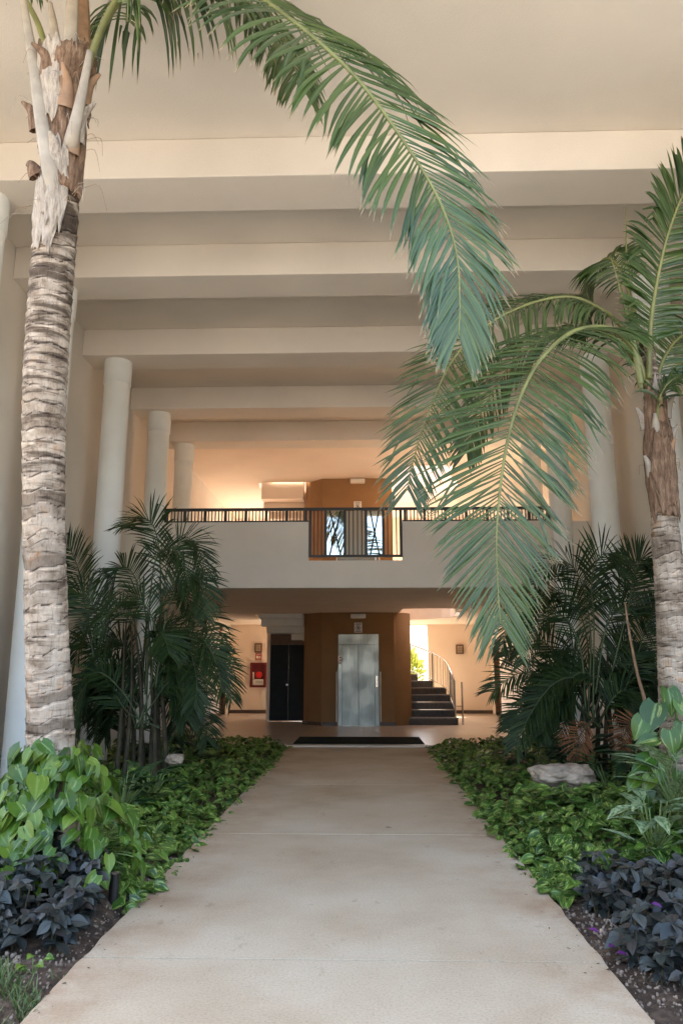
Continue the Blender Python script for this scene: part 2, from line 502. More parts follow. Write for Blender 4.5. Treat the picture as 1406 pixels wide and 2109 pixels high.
def soil_z(x, y):
    z = -0.03 + 0.03 * noise.noise(V((x * 1.3, y * 1.3, 3)))
    z += 0.27 * math.exp(-(((x + 2.15) / 0.75) ** 2 + ((y - 5.4) / 0.7) ** 2))
    z += 0.22 * math.exp(-(((x - 2.75) / 0.9) ** 2 + ((y - 6.8) / 0.9) ** 2))
    z += 0.10 * math.exp(-(((abs(x - CX) - 2.9) / 1.0) ** 2 + ((y - 9.6) / 1.4) ** 2))
    e = min(abs(x - PATH0), abs(x - PATH1))
    return z if e > 0.25 else z * (e / 0.25) + -0.05 * (1 - e / 0.25)


# ------------------------------------------------------------------ setting
g = MB().add([(-600, -600, -0.12), (600, -600, -0.12), (600, 600, -0.12), (-600, 600, -0.12)], [(0, 1, 2, 3)]).build('ground', M['paving'])
tag(g, kind='structure')


def bed(name, x0, x1, y0, y1):
    nx, ny = 40, 120
    vs = []
    for j in range(ny + 1):
        for i in range(nx + 1):
            x = x0 + (x1 - x0) * i / nx
            y = y0 + (y1 - y0) * j / ny
            vs.append((x, y, soil_z(x, y)))
    fs = [(j * (nx + 1) + i, j * (nx + 1) + i + 1, (j + 1) * (nx + 1) + i + 1, (j + 1) * (nx + 1) + i) for j in range(ny) for i in range(nx)]
    return tag(MB().add(vs, fs).build(name, M['soil'], smooth=True), kind='structure')


bed('planting_bed', WL, PATH0 + 0.03, -1.0, Y_EDGE - 0.02)
bed('planting_bed', PATH1 - 0.03, WR, -1.0, Y_EDGE - 0.02)

path = link('path', None)
tag(path, kind='structure')
joints = [-7.6, -4.7, -1.73, 1.24, 4.20, 7.17, 10.14, Y_EDGE - 0.12]
for i in range(len(joints) - 1):
    y0, y1 = joints[i] + 0.006, joints[i + 1] - 0.006
    n = 40
    L = [(PATH0 + 0.018 * noise.noise(V((0, (y0 + (y1 - y0) * k / n) * 5, 1))), y0 + (y1 - y0) * k / n) for k in range(n + 1)]
    Rr = [(PATH1 + 0.018 * noise.noise(V((5, (y0 + (y1 - y0) * k / n) * 5, 1))), y0 + (y1 - y0) * k / n) for k in range(n + 1)]
    MB().prism(L[::-1] + Rr if False else Rr + L[::-1], -0.11, 0.0).build('slab', M['concrete'], path, bevel=0.003)
MB().box((PATH0 - 0.02, Y_EDGE - 0.115, -0.11), (PATH1 + 0.02, Y_EDGE + 0.06, 0.028)).build('threshold', M['plaster'], path, bevel=0.006)

fl = MB().box((WL - 0.1, Y_EDGE + 0.062, -0.11), (WR + 0.1, Y_BACK + 0.2, 0.02)).build('tiled_floor', M['tiles'])
tag(fl, kind='structure')

# ------------------------------------------------------------------ building
B = thing('hotel_atrium', 'cream hotel atrium with white columns, deep ceiling beams and an upper gallery', 'building')


def wall_with_openings(name, axis, c0, c1, a0, a1, z0, z1, openings, mat, parent):
    """wall slab; axis 'x': thickness c0..c1 in X running along Y. openings: (a0, a1, z0, z1)"""
    As = sorted(set([a0, a1] + [v for o in openings for v in o[:2]]))
    Zs = sorted(set([z0, z1] + [v for o in openings for v in o[2:]]))
    mb = MB()
    bm = bmesh.new()
    for i in range(len(As) - 1):
        for j in range(len(Zs) - 1):
            am, zm = (As[i] + As[i + 1]) / 2, (Zs[j] + Zs[j + 1]) / 2
            if any(o[0] < am < o[1] and o[2] < zm < o[3] for o in openings): continue
            if axis == 'x': mb.box((c0, As[i], Zs[j]), (c1, As[i + 1], Zs[j + 1]))
            else: mb.box((As[i], c0, Zs[j]), (As[i + 1], c1, Zs[j + 1]))
    o = mb.build(name, mat, parent)
    # weld the cells into one shell without inner faces
    bm.from_mesh(o.data)
    bmesh.ops.remove_doubles(bm, verts=bm.verts, dist=1e-4)
    seen = {}
    for f in bm.faces:
        seen.setdefault(tuple(sorted(v.index for v in f.verts)), []).append(f)
    bmesh.ops.delete(bm, geom=[f for k in seen.values() if len(k) > 1 for f in k], context='FACES_ONLY')
    bm.to_mesh(o.data)
    bm.free()
    return o


DL = (23.95, 24.95, 0.02, 2.12)
wall_with_openings('side_wall', 'x', WL - 0.25, WL, 5.2, Y_BACK, -0.2, 6.9, [DL, (22.6, 25.2, 3.7, 5.7)], M['plaster'], B)  # upper opening in both side walls, added to brighten the back wall
wall_with_openings('side_wall', 'x', WR, WR + 0.25, 5.2, Y_BACK, -0.2, 6.9, [DL, (22.6, 25.2, 3.7, 5.7)], M['plaster'], B)
WIN = (-2.45, 2.16)
wall_with_openings('back_wall', 'y', Y_BACK, Y_BACK + 0.25, WL - 0.25, WR + 0.25, -0.2, 12.0,  # upper part carried high out of view to block sun through the stairwell
                   [(WIN[0], WIN[1], 0.35, 2.90), (WIN[0], 0.85, 3.7, 6.5)], M['peach'], B)
# window mullions of the stair window
for z0, z1 in ((0.35, 2.90), (3.7, 6.5)):
    for x in (-1.0, 0.5):
        MB().box((x - 0.03, Y_BACK + 0.09, z0 + 0.002), (x + 0.03, Y_BACK + 0.15, z1 - 0.002)).build('window_mullion', M['offwhite'], B)


def hole_poly():
    c = V((CX, 21.0))
    pts = [(0.95, 20.30), (1.0, 18.92), (1.6, 18.80), (2.25, 18.80), (2.62, 19.25)]
    for k in range(0, 13):
        a = R(-28 + k * (118 / 12))
        pts.append((c.x + 2.85 * math.cos(a), c.y + 2.55 * math.sin(a)))
    for k in range(1, 11):
        a = R(90 + k * 10)
        pts.append((c.x + 2.85 * math.cos(a), c.y + 2.55 * math.sin(a)))
    pts += [(-2.80, 20.45), (-1.25, 20.45)]
    return pts


def slab_with_hole(name, x0, x1, y0, y1, z0, z1, poly, mat, parent):
    bm = bmesh.new()
    es = []
    for loop in ([(x0, y0), (x1, y0), (x1, y1), (x0, y1)], poly):
        vs = [bm.verts.new((p[0], p[1], z0)) for p in loop]
        for i in range(len(vs)):
            es.append(bm.edges.new((vs[i], vs[(i + 1) % len(vs)])))
    bmesh.ops.triangle_fill(bm, use_beauty=True, edges=es)
    r = bmesh.ops.extrude_face_region(bm, geom=bm.faces[:])
    bmesh.ops.translate(bm, verts=[v for v in r['geom'] if isinstance(v, bmesh.types.BMVert)], vec=(0, 0, z1 - z0))
    bmesh.ops.recalc_face_normals(bm, faces=bm.faces)
    me = bpy.data.meshes.new(name)
    bm.to_mesh(me)
    bm.free()
    me.materials.append(mat)
    return link(name, me, parent)


HP = hole_poly()
# ceiling: flat roof in front, lower slab over the gallery, with the stairwell cut through
MB().box((WL - 0.25, 3.4, Z_CEIL), (WR + 0.25, 16.45, Z_CEIL + 0.35)).build('ceiling', M['plaster'], B)
slab_with_hole('ceiling', WL, WR, 16.452, Y_BACK - 0.002, Z_UPC, Z_UPC + 0.5, HP, M['peach'], B)
MB().box((WL - 0.25, 3.1, Z_BEAM + 0.1), (WR + 0.25, 3.398, Z_CEIL + 0.7)).build('roof_fascia', M['plaster'], B)
# stairwell above the gallery ceiling
MB().box((WL, 18.0, Z_UPC + 0.502), (WR, 18.25, 9.6)).build('stairwell_wall', M['peach'], B)
for x in (WL + 0.6, WR - 0.85):
    MB().box((x, 18.252, Z_UPC + 0.502), (x + 0.25, Y_BACK - 0.004, 9.6)).build('stairwell_wall', M['peach'], B)

YB = [6.76, 8.72, 11.15, 13.70, 15.82]
for i, y in enumerate(YB):
    MB().box((WL + 0.002, y, Z_BEAM), (WR - 0.002, y + 0.6, Z_CEIL - 0.002)).build('beam', M['plaster'], B, bevel=0.012)
    for x in (-4.0, 3.75):
        c = (x, y + 0.3)
        mb = MB()
        prof = [(-0.2, .205), (6.0, .205), (6.002, .205), (6.01, .222), (Z_BEAM - 0.001, .222)]
        seg = 40
        vs, fs = [], []
        z_low = 3.35 if i == 4 else -0.2
        prof = [(max(z, z_low), r) for z, r in prof]
        for z, r in prof:
            for k in range(seg):
                a = 2 * math.pi * k / seg
                vs.append((c[0] + r * math.cos(a), c[1] + r * math.sin(a), z))
        for j in range(len(prof) - 1):
            for k in range(seg):
                fs.append((j * seg + k, j * seg + (k + 1) % seg, (j + 1) * seg + (k + 1) % seg, (j + 1) * seg + k))
        o = mb.add(vs, fs).build('column', M['white'], B)
        o.data.polygons.foreach_set('use_smooth', [True] * len(o.data.polygons))

# upper floor slab and gallery front with its notch
NX0, NX1, NZ = -1.02, 0.75, 3.44
slab_with_hole('upper_floor', WL + 0.002, WR - 0.002, Y_BALC + 0.2, Y_BACK - 0.003, Z_SOFF + 0.004, Z_UP, HP, M['peach'], B)
par = wall_with_openings('gallery_parapet', 'y', Y_BALC, Y_BALC + 0.198, -3.78, 3.53, Z_SOFF, 4.18, [(NX0, NX1, NZ, 4.18)], M['plaster'], B)
for x0, x1 in ((WL + 0.003, -3.782), (3.532, WR - 0.003)):
    MB().box((x0, Y_BALC + 0.05, Z_SOFF), (x1, Y_BALC + 0.198, 4.18)).build('gallery_parapet', M['plaster'], B)

# lift shaft and curved wall at the foot of the stairs
SH = [(-1.05, 20.07), (0.81, 20.07), (0.81, 21.5), (-1.61, 21.5), (-1.61, 20.75)]
SHR = [(-1.10, 20.07), (0.81, 20.07), (0.81, 21.5), (-1.61, 21.5), (-1.61, 20.70), (-1.45, 20.42)]
MB().prism(SHR, 0.02, 9.4).build('lift_shaft', M['brown'], B)
cw = [(0.812, 20.075)]
for k in range(0, 11):
    a = R(-80 + k * 8)
    cw.append((0.72 + 0.56 * math.cos(a), 20.66 + 0.56 * math.sin(a)))
cw += [(1.12, 21.5), (0.812, 21.5)]
o = MB().prism(cw, 0.02, Z_SOFF + 0.003).build('curved_stair_wall', M['brown'], B)
o.data.polygons.foreach_set('use_smooth', [len(p.vertices) == 4 for p in o.data.polygons])
# baseboards
for a, b_ in (((-1.07, 20.055), (-0.70, 20.068)), ((0.43, 20.055), (0.83, 20.068))):
    MB().box((a[0], a[1], 0.02), (b_[0], b_[1], 0.11)).build('baseboard', M['base'], B)
MB().prism([(-1.12, 20.052), (-1.10, 20.068), (-1.46, 20.42), (-1.62, 20.70), (-1.64, 20.70), (-1.475, 20.41)], 0.02, 0.11).build('baseboard', M['base'], B)
for x0, x1 in ((WL + 0.003, -2.68), (2.2, WR - 0.003)):
    MB().box((x0, Y_BACK - 0.018, 0.02), (x1, Y_BACK - 0.002, 0.13)).build('baseboard', M['base'], B)
for x0, x1 in ((WL + 0.002, WL + 0.016), (WR - 0.016, WR - 0.002)):
    MB().box((x0, Y_EDGE + 0.1, 0.02), (x1, 23.93, 0.13)).build('baseboard', M['base'], B)

# closet under the stairs with its double door
YD = 21.70
MB().box((-2.75, YD + 0.02, 0.02), (-2.66, 23.3, 2.44)).build('closet_wall', M['peach'], B)
MB().box((-2.658, YD + 0.06, 2.14), (-1.615, YD + 0.2, 2.44)).build('closet_wall', M['wood'], B)
d = MB().box((-2.655, YD + 0.02, 0.03), (-2.132, YD + 0.07, 2.138)).build('door', M['blackdoor'], B, bevel=0.004)
tag(d, 'black closet door leaf with a small steel knob')
o = MB().tube([(-2.165, YD + 0.02, 1.02), (-2.165, YD - 0.03, 1.02)], [0.018, 0.03], 12).build('knob', M['steelrail'], d)
d = MB().box((-2.128, YD + 0.02, 0.03), (-1.615, YD + 0.07, 2.138)).build('door', M['blackdoor'], B, bevel=0.004)
MB().box((-2.66, YD - 0.005, 2.14), (-1.612, YD + 0.055, 2.24)).build('door_head', M['wood'], B)
# side doors at the end of the hall
for sx, xw in ((-1, WL), (1, WR)):
    x0, x1 = sorted((xw - sx * 0.02 + sx * 0.14, xw + sx * 0.19))
    d = MB().box((x0, 24.0, 0.025), (x1, 24.9, 2.07)).build('door', M['blackdoor'], B)
    fx0, fx1 = sorted((xw - sx * 0.02, xw + sx * 0.12))
    fm = MB().box((fx0, 23.952, 0.025), (fx1, 23.998, 2.118)).box((fx0, 24.902, 0.025), (fx1, 24.948, 2.118)).box((fx0, 23.998, 2.072), (fx1, 24.902, 2.118))
    fm.build('door_frame', M['wood'], B)
    hx = xw + sx * 0.10
    MB().tube([(hx, 24.1, 1.03), (hx - sx * 0.05, 24.1, 1.03), (hx - sx * 0.05, 24.22, 1.03)], 0.011, 8).build('handle', M['steelrail'], d)

# ------------------------------------------------------------------ lifts
def lift(z, label, mirror):
    t = thing('lift', label, 'elevator')
    x0, x1, y = CX - 0.535, CX + 0.535, 20.03
    z0 = z
    MB().box((x0, y, z0 + 2.07), (x1, y + 0.035, z0 + 2.34)).build('header', M['steel'], t, bevel=0.004)
    for a, b_ in ((x0, x0 + 0.11), (x1 - 0.11, x1)):
        MB().box((a, y, z0 + 0.002), (b_, y + 0.035, z0 + 2.068)).build('jamb', M['steel'], t, bevel=0.004)
    for a, b_ in ((x0 + 0.113, CX - 0.003), (CX + 0.003, x1 - 0.113)):
        MB().box((a, y + 0.012, z0 + 0.012), (b_, y + 0.033, z0 + 2.066)).build('door_panel', M['steel'], t, bevel=0.003)
    MB().box((x0 + 0.113, y - 0.02, z0 - 0.004), (x1 - 0.113, y + 0.033, z0 + 0.008)).build('sill', M['steelrail'], t)
    for sx, xx in ((-1, x0 - 0.035), (1, x1 + 0.035)):
        MB().tube([(xx, y - 0.03, z0 + 0.10), (xx, y - 0.03, z0 + 1.37)], 0.017, 10).build('glint_bar', M['offwhite'], t)  # white paint stands in for sky glinting off glossy metal edges
    p = MB().box((x1 - 0.085, y - 0.008, z0 + 0.98), (x1 - 0.035, y - 0.001, z0 + 1.26)).build('call_panel', M['steelrail'], t)
    for zz in (1.06, 1.15):
        MB().tube([(x1 - 0.06, y - 0.009, z0 + zz), (x1 - 0.06, y - 0.018, z0 + zz)], 0.013, 12).build('button', M['offwhite'], p)
    p = MB().box((x0 + 0.008, y - 0.006, z0 + 1.56), (x0 + 0.095, y - 0.001, z0 + 1.78)).build('notice', M['offwhite'], t)
    for zz in (1.73, 1.665):
        MB().tube([(x0 + 0.065, y - 0.007, z0 + zz), (x0 + 0.065, y - 0.010, z0 + zz)], 0.022, 12).build('red_mark', M['signred'], p)
    MB().box((x0 + 0.012, y - 0.009, z0 + 1.59), (x0 + 0.09, y - 0.0065, z0 + 1.60)).build('print_line', M['signink'], p)
    return t


lift(0.02, 'brushed steel lift doors at the end of the path on the ground floor', False)
lift(Z_UP, 'brushed steel lift doors on the upper gallery behind the black railing', True)


def no_use_sign(z, label):
    t = thing('lift_sign', label, 'sign')
    y = 20.066
    x0, x1 = CX - 0.105, CX + 0.105
    MB().box((x0, y - 0.010, z), (x1, y - 0.001, z + 0.265)).build('plate', M['offwhite'], t, bevel=0.002)
    cz, cx = z + 0.13, CX
    ring = [(cx + 0.058 * math.cos(a), y - 0.013, cz + 0.058 * math.sin(a)) for a in [2 * math.pi * k / 24 for k in range(25)]]
    MB().tube(ring, 0.006, 6, cap=False).build('ring', M['signink'], t)
    MB().tube([(cx - 0.041, y - 0.013, cz + 0.041), (cx + 0.041, y - 0.013, cz - 0.041)], 0.005, 6).build('slash', M['signink'], t)
    MB().box((cx - 0.020, y - 0.014, cz - 0.028), (cx + 0.020, y - 0.0105, cz + 0.026)).build('pictogram', M['signink'], t)
    for zz, hw in ((0.235, 0.075), (0.215, 0.08), (0.045, 0.07), (0.025, 0.08)):
        MB().box((cx - hw, y - 0.012, z + zz - 0.005), (cx + hw, y - 0.0105, z + zz + 0.004)).build('print_line', M['signink'], t)


no_use_sign(2.40, 'small white no-use-in-fire sign above the ground floor lift')
no_use_sign(5.70, 'small white no-use-in-fire sign above the gallery lift')


def emergency_light(z, label):
    t = thing('emergency_light', label, 'light')
    MB().box((CX - 0.20, 19.92, z - 0.02), (CX + 0.20, 20.066, z + 0.09)).build('housing', M['offwhite'], t, bevel=0.012)
    MB().box((CX - 0.17, 19.935, z - 0.032), (CX + 0.17, 20.05, z - 0.0205)).build('diffuser', M['lampglass'], t)


emergency_light(2.80, 'white emergency light box under the soffit above the ground floor lift')
emergency_light(6.49, 'white emergency light box below the gallery ceiling over the ochre shaft')

# ------------------------------------------------------------------ staircase
ST = thing('staircase', 'dark stone stairs winding up behind the ochre lift shaft with a steel handrail', 'staircase')
RIS = (Z_UP - 0.02) / 18
steps = []
for k in range(3):
    y = 20.36 + 0.36 * k
    steps.append([(1.0 + 0.06 * k, y), (2.47, y), (2.47, y + 0.38), (1.06 + 0.02 * k, y + 0.38)])
A = V((1.07, 21.5))
for k in range(4):
    a0, a1 = R(22.5 * k), R(22.5 * (k + 1) + 1.2)
    steps.append([(A.x + .06 * math.cos(a0), A.y + .06 * math.sin(a0)), (A.x + 1.4 * math.cos(a0), A.y + 1.4 * math.sin(a0)),
                  (A.x + 1.4 * math.cos(a1), A.y + 1.4 * math.sin(a1)), (A.x + .06 * math.cos(a1), A.y + .06 * math.sin(a1))])
for k in range(5):
    x = 1.05 - 0.48 * k
    steps.append([(x, 22.9), (x - 0.5, 22.9), (x - 0.5, 21.53), (x, 21.53)])
A2 = V((-1.40, 21.53))
for k in range(4):
    a0, a1 = R(90 + 22.5 * k), R(90 + 22.5 * (k + 1) + 1.2)
    steps.append([(A2.x + .2 * math.cos(a0), A2.y + .05 * math.sin(a0)), (A2.x + 1.35 * math.cos(a0), A2.y + 1.35 * math.sin(a0)),
                  (A2.x + 1.35 * math.cos(a1), A2.y + 1.35 * math.sin(a1)), (A2.x + .2 * math.cos(a1), A2.y + .05 * math.sin(a1))])
for k in range(2):
    y = 21.50 - 0.5 * k
    steps.append([(-2.85, y), (-1.66, y), (-1.66, y - 0.5), (-2.85, y - 0.5)])


def flight(zb, first):
    for i, poly in enumerate(steps):
        if i < first: continue
        z1 = zb + RIS * (i + 1)
        z0 = zb if i < 4 else z1 - RIS - 0.03
        # keep counter-clockwise
        area = sum(poly[j][0] * poly[(j + 1) % 4][1] - poly[(j + 1) % 4][0] * poly[j][1] for j in range(4))
        p = poly if area > 0 else poly[::-1]
        dz = 0.0006 * i
        s = MB().prism(p, z0 + 0.001, z1 - 0.03).build('step', M['step'] if zb < 1 else M['peach'], ST)
        c = V((sum(q[0] for q in p) / 4, sum(q[1] for q in p) / 4))
        p2 = [(c.x + (q[0] - c.x) * 1.012, c.y + (q[1] - c.y) * 1.03) for q in p]
        MB().prism(p2, z1 - 0.0295, z1 + dz * 0.01).build('tread', M['nosing'], s)
        if i >= 4:
            MB().prism([(c.x + (q[0] - c.x) * 0.998, c.y + (q[1] - c.y) * 0.998) for q in p], z1 - RIS - 0.34, z1 - RIS - 0.031).build('stepped_soffit', M['peach'] if zb > 1 else M['white'], s)


flight(0.02, 0)
flight(Z_UP, 10)
# closing step risers are part of the steps; handrail along the outer edge
op = [V((2.41, 20.42)), V((2.41, 21.45))] + [V((A.x + 1.34 * math.cos(R(a)), A.y + 1.34 * math.sin(R(a)))) for a in (15, 30, 45, 60, 75, 90)] + [V((0.4, 22.84)), V((-0.6, 22.84))]
zs = [0.21, 0.56 + .02, 0.75, 0.88, 1.0, 1.13, 1.25, 1.36, 1.65, 2.05]
rail_pts = [V((p.x, p.y, z + 0.92)) for p, z in zip(op, zs)]
low_pts = [V((p.x, p.y, z + 0.14)) for p, z in zip(op, zs)]
rail = MB().tube(rail_pts, 0.024, 10).build('handrail', M['steelrail'], ST, smooth=True)
MB().tube(low_pts, 0.013, 8).build('lower_rail', M['steelrail'], rail, smooth=True)


def along(pts, n):
    ls = [0]
    for i in range(1, len(pts)): ls.append(ls[-1] + (pts[i] - pts[i - 1]).length)
    out = []
    for k in range(n):
        s = ls[-1] * (k + 0.5) / n
        for i in range(1, len(pts)):
            if ls[i] >= s:
                t = (s - ls[i - 1]) / (ls[i] - ls[i - 1])
                out.append((i - 1, t))
                break
    return out


for i, t in along(rail_pts, 34):
    a, b_ = rail_pts[i].lerp(rail_pts[i + 1], t), low_pts[i].lerp(low_pts[i + 1], t)
    MB().tube([b_, a], 0.0075, 6).build('baluster', M['steelrail'], rail)
for i in (0, 1, 4, 7):
    p = op[i]
    MB().tube([(p.x, p.y, max(0.2, zs[i] - 0.1)), (p.x, p.y, zs[i] + 0.95)], 0.021, 10).build('post', M['steelrail'], rail)
MB().tube([(2.60, 20.42, 0.02), (2.60, 20.42, 1.12)], 0.024, 10).build('post', M['steelrail'], rail)
MB().tube([(2.60, 20.42, 0.50), (2.43, 20.42, 0.50)], 0.012, 8).build('link_bar', M['steelrail'], rail)

# ------------------------------------------------------------------ gallery railing
RL = thing('gallery_railing', 'black metal railing along the upper gallery with two crossed glazed bays in the middle', 'railing')
yr = Y_BALC + 0.06
ZT = 4.46


def bx(name, x0, x1, z0, z1, y0=None, y1=None, parent=RL, mat='black'):
    return MB().box((x0, (y0 if y0 is not None else yr - 0.02), z0), (x1, (y1 if y1 is not None else yr + 0.02), z1)).build(name, M[mat], parent)


bx('top_rail', -3.78, 3.53, ZT - 0.05, ZT, yr - 0.03, yr + 0.03)
bx('bottom_rail', -3.78, NX0 - 0.002, 4.185, 4.215)
bx('bottom_rail', NX1 + 0.002, 3.53, 4.185, 4.215)
for side, (a, b_) in enumerate(((-3.78, NX0 - 0.03), (NX1 + 0.03, 3.53))):
    nb = 7
    for k in range(nb + 1):
        x = a + (b_ - a) * k / nb
        x = min(max(x, a + 0.025), b_ - 0.025)
        bx('post', x - 0.025, x + 0.025, 4.216, ZT - 0.051)
        if k < nb:
            wdt = (b_ - a) / nb
            for q in range(1, 6):
                xx = a + wdt * k + wdt * q / 6
                bx('bar', xx - 0.010, xx + 0.010, 4.216, ZT - 0.051, yr - 0.009, yr + 0.009)
zb = NZ + 0.07
bx('bottom_rail', NX0 + 0.005, NX1 - 0.005, zb, zb + 0.045)
px_posts = [NX0 + 0.03, -0.70, -0.335, 0.065, 0.39, NX1 - 0.03]
for x in px_posts:
    bx('post', x - 0.025, x + 0.025, zb + 0.046, ZT - 0.051)
for a, b_, nbar in ((px_posts[0], px_posts[1], 3), (px_posts[2], px_posts[3], 4), (px_posts[4], px_posts[5], 3)):
    for q in range(1, nbar + 1):
        xx = a + (b_ - a) * q / (nbar + 1)
        bx('bar', xx - 0.010, xx + 0.010, zb + 0.046, ZT - 0.051, yr - 0.009, yr + 0.009)
for a, b_ in ((px_posts[1], px_posts[2]), (px_posts[3], px_posts[4])):
    z0, z1 = zb + 0.05, ZT - 0.055
    for p, q in (((a + 0.08, z0), (b_ - 0.08, z1)), ((b_ - 0.08, z0), (a + 0.08, z1))):
        yy = yr - 0.006 if p[0] < q[0] else yr + 0.006
        MB().tube([(p[0], yy, p[1]), (q[0], yy, q[1])], 0.015, 6).build('cross_brace', M['black'], RL)
    MB().box((a + 0.026, yr + 0.024, z0), (b_ - 0.026, yr + 0.030, z1)).build('glass_pane', M['glass'], RL)

# ------------------------------------------------------------------ small wall things
mt = MB().box((-1.38, 15.22, 0.0205), (1.18, 16.70, 0.034)).build('doormat', M['mat'], bevel=0.004)
tag(mt, 'wide dark doormat on the tiled floor at the end of the path', 'doormat')

t = thing('fire_hose_cabinet', 'dark red fire hose cabinet with a glass front beside the black closet door', 'fire cabinet')
yb = Y_BACK
cxa, cxb, cza, czb = -3.78, -3.24, 0.86, 1.67
fr = MB()
for a, b_, c, d_ in ((cxa, cxa + .05, cza, czb), (cxb - .05, cxb, cza, czb), (cxa + .05, cxb - .05, cza, cza + .06), (cxa + .05, cxb - .05, czb - .06, czb)):
    fr.box((a, yb - 0.14, c), (b_, yb - 0.003, d_))
fr.build('frame', M['red'], t)
MB().box((cxa + .05, yb - 0.02, cza + .06), (cxb - .05, yb - 0.004, czb - .06)).build('back_panel', M['red'], t)
MB().tube([(-3.49, yb - 0.022, 1.27), (-3.49, yb - 0.10, 1.27)], 0.105, 24).build('hose_reel', M['brightred'], t)
MB().box((-3.70, yb - 0.09, 0.93), (-3.33, yb - 0.03, 1.12)).build('folded_hose', M['offwhite'], t, bevel=0.02)
MB().box((-3.70, yb - 0.10, 1.13), (-3.66, yb - 0.04, 1.36)).build('nozzle', M['offwhite'], t, bevel=0.01)
for k in range(3):
    MB().box((-3.60, yb - 0.093, 1.00 + 0.032 * k), (-3.36, yb - 0.0905, 1.012 + 0.032 * k)).build('print_line', M['signink'], t)

t = thing('fire_sign', 'small red and white fire point sign above the hose cabinet', 'sign')
MB().box((-3.63, yb - 0.012, 1.76), (-3.42, yb - 0.002, 1.98)).build('plate', M['signred'], t)
for a, b_, c, d_ in ((-3.60, -3.54, 1.81, 1.90), (-3.52, -3.45, 1.83, 1.85), (-3.52, -3.45, 1.87, 1.885), (-3.60, -3.45, 1.935, 1.95), (-3.60, -3.45, 1.785, 1.795)):
    MB().box((a, yb - 0.0145, c), (b_, yb - 0.0125, d_)).build('print_mark', M['offwhite'], t)


def wall_lamp(x, z, label):
    t = thing('wall_lamp', label, 'lamp')
    y = Y_BACK
    fr = MB()
    h, wd = 0.31, 0.25
    for a, b_, c, d_ in ((x - wd / 2, x - wd / 2 + .045, z, z + h), (x + wd / 2 - .045, x + wd / 2, z, z + h), (x - wd / 2 + .045, x + wd / 2 - .045, z, z + .045), (x - wd / 2 + .045, x + wd / 2 - .045, z + h - .045, z + h)):
        fr.box((a, y - 0.10, c), (b_, y - 0.003, d_))
    fr.build('frame', M['wood'], t)
    MB().box((x - wd / 2 + .046, y - 0.075, z + .046), (x + wd / 2 - .046, y - 0.06, z + h - .046)).build('diffuser', M['lampglass'], t)
    for k in (1, 2):
        xx = x - wd / 2 + .046 + (wd - .092) * k / 3
        zz = z + .046 + (h - .092) * k / 3
        MB().box((xx - .006, y - 0.088, z + .046), (xx + .006, y - 0.077, z + h - .046)).build('grille_bar', M['wood'], t)
        MB().box((x - wd / 2 + .046, y - 0.098, zz - .006), (x + wd / 2 - .046, y - 0.0885, zz + .006)).build('grille_bar', M['wood'], t)


wall_lamp(-3.53, 2.00, 'square brown framed wall lamp above the fire sign')
wall_lamp(3.22, 1.95, 'square brown framed wall lamp to the right of the stair handrail')


def wall_box(name, label, cat, yc, z0, z1, wd, mat, depth=0.04, lines=0, sx=-1):
    t = thing(name, label, cat)
    xw = WL if sx < 0 else WR
    a, b_ = sorted((xw - sx * 0.002, xw - sx * depth))
    MB().box((a, yc - wd / 2, z0), (b_, yc + wd / 2, z1)).build('plate', M[mat], t, bevel=0.004)
    for k in range(lines):
        zz = z0 + (z1 - z0) * (k + 0.6) / (lines + 0.2) * 0.5
        a2, b2 = sorted((xw - sx * (depth + 0.001), xw - sx * (depth + 0.008)))
        MB().box((a2, yc - wd * .42, zz), (b2, yc + wd * .42, zz + 0.015)).build('slat', M['wood'], t)
    return t


wall_box('alarm_call_point', 'small red alarm call point beside the dark side door', 'alarm', 23.6, 1.15, 1.29, 0.14, 'signred', 0.05)
wall_box('alarm_sounder', 'small red alarm sounder high on the side wall above the dark doorway', 'alarm', 23.7, 2.62, 2.80, 0.14, 'signred', 0.07)
wall_box('switch_plate', 'small white switch plate low on the peach side wall', 'switch', 22.8, 0.28, 0.40, 0.12, 'offwhite', 0.02)
wall_box('access_panel', 'cream access panel on the side wall near the red call point', 'panel', 22.7, 0.70, 1.52, 0.75, 'peach', 0.015, 2)
wall_box('vent_panel', 'cream vent panel with slats half hidden by the areca palm', 'panel', 20.9, 0.75, 1.75, 0.7, 'plaster', 0.015, 5)
wall_box('door_plate', 'small grey plate beside the dark door near the wall lamp', 'plate', 23.6, 1.45, 1.62, 0.12, 'nosing', 0.02, 0, 1)
t = thing('louvre_panel', 'narrow cream louvre panel below the fire hose cabinet', 'panel')
MB().box((-3.42, yb - 0.02, 0.135), (-3.18, yb - 0.002, 0.84)).build('frame', M['plaster'], t)
for k in range(10):
    MB().box((-3.39, yb - 0.03, 0.17 + k * 0.065), (-3.20, yb - 0.0205, 0.205 + k * 0.065)).build('slat', M['plaster'], t)

# ------------------------------------------------------------------ leaves
HEART = [(0.0, 0.30), (0.14, 0.46), (0.30, 0.50), (0.48, 0.44), (0.66, 0.31), (0.84, 0.14), (1.0, 0.0)]
HEART_LO = [(0.0, 0.33), (0.25, 0.5), (0.6, 0.36), (1.0, 0.0)]
LANCE = [(0.0, 0.05), (0.18, 0.34), (0.38, 0.5), (0.6, 0.42), (0.8, 0.22), (1.0, 0.0)]
LANCE_LO = [(0.0, 0.05), (0.3, 0.48), (0.65, 0.38), (1.0, 0.0)]


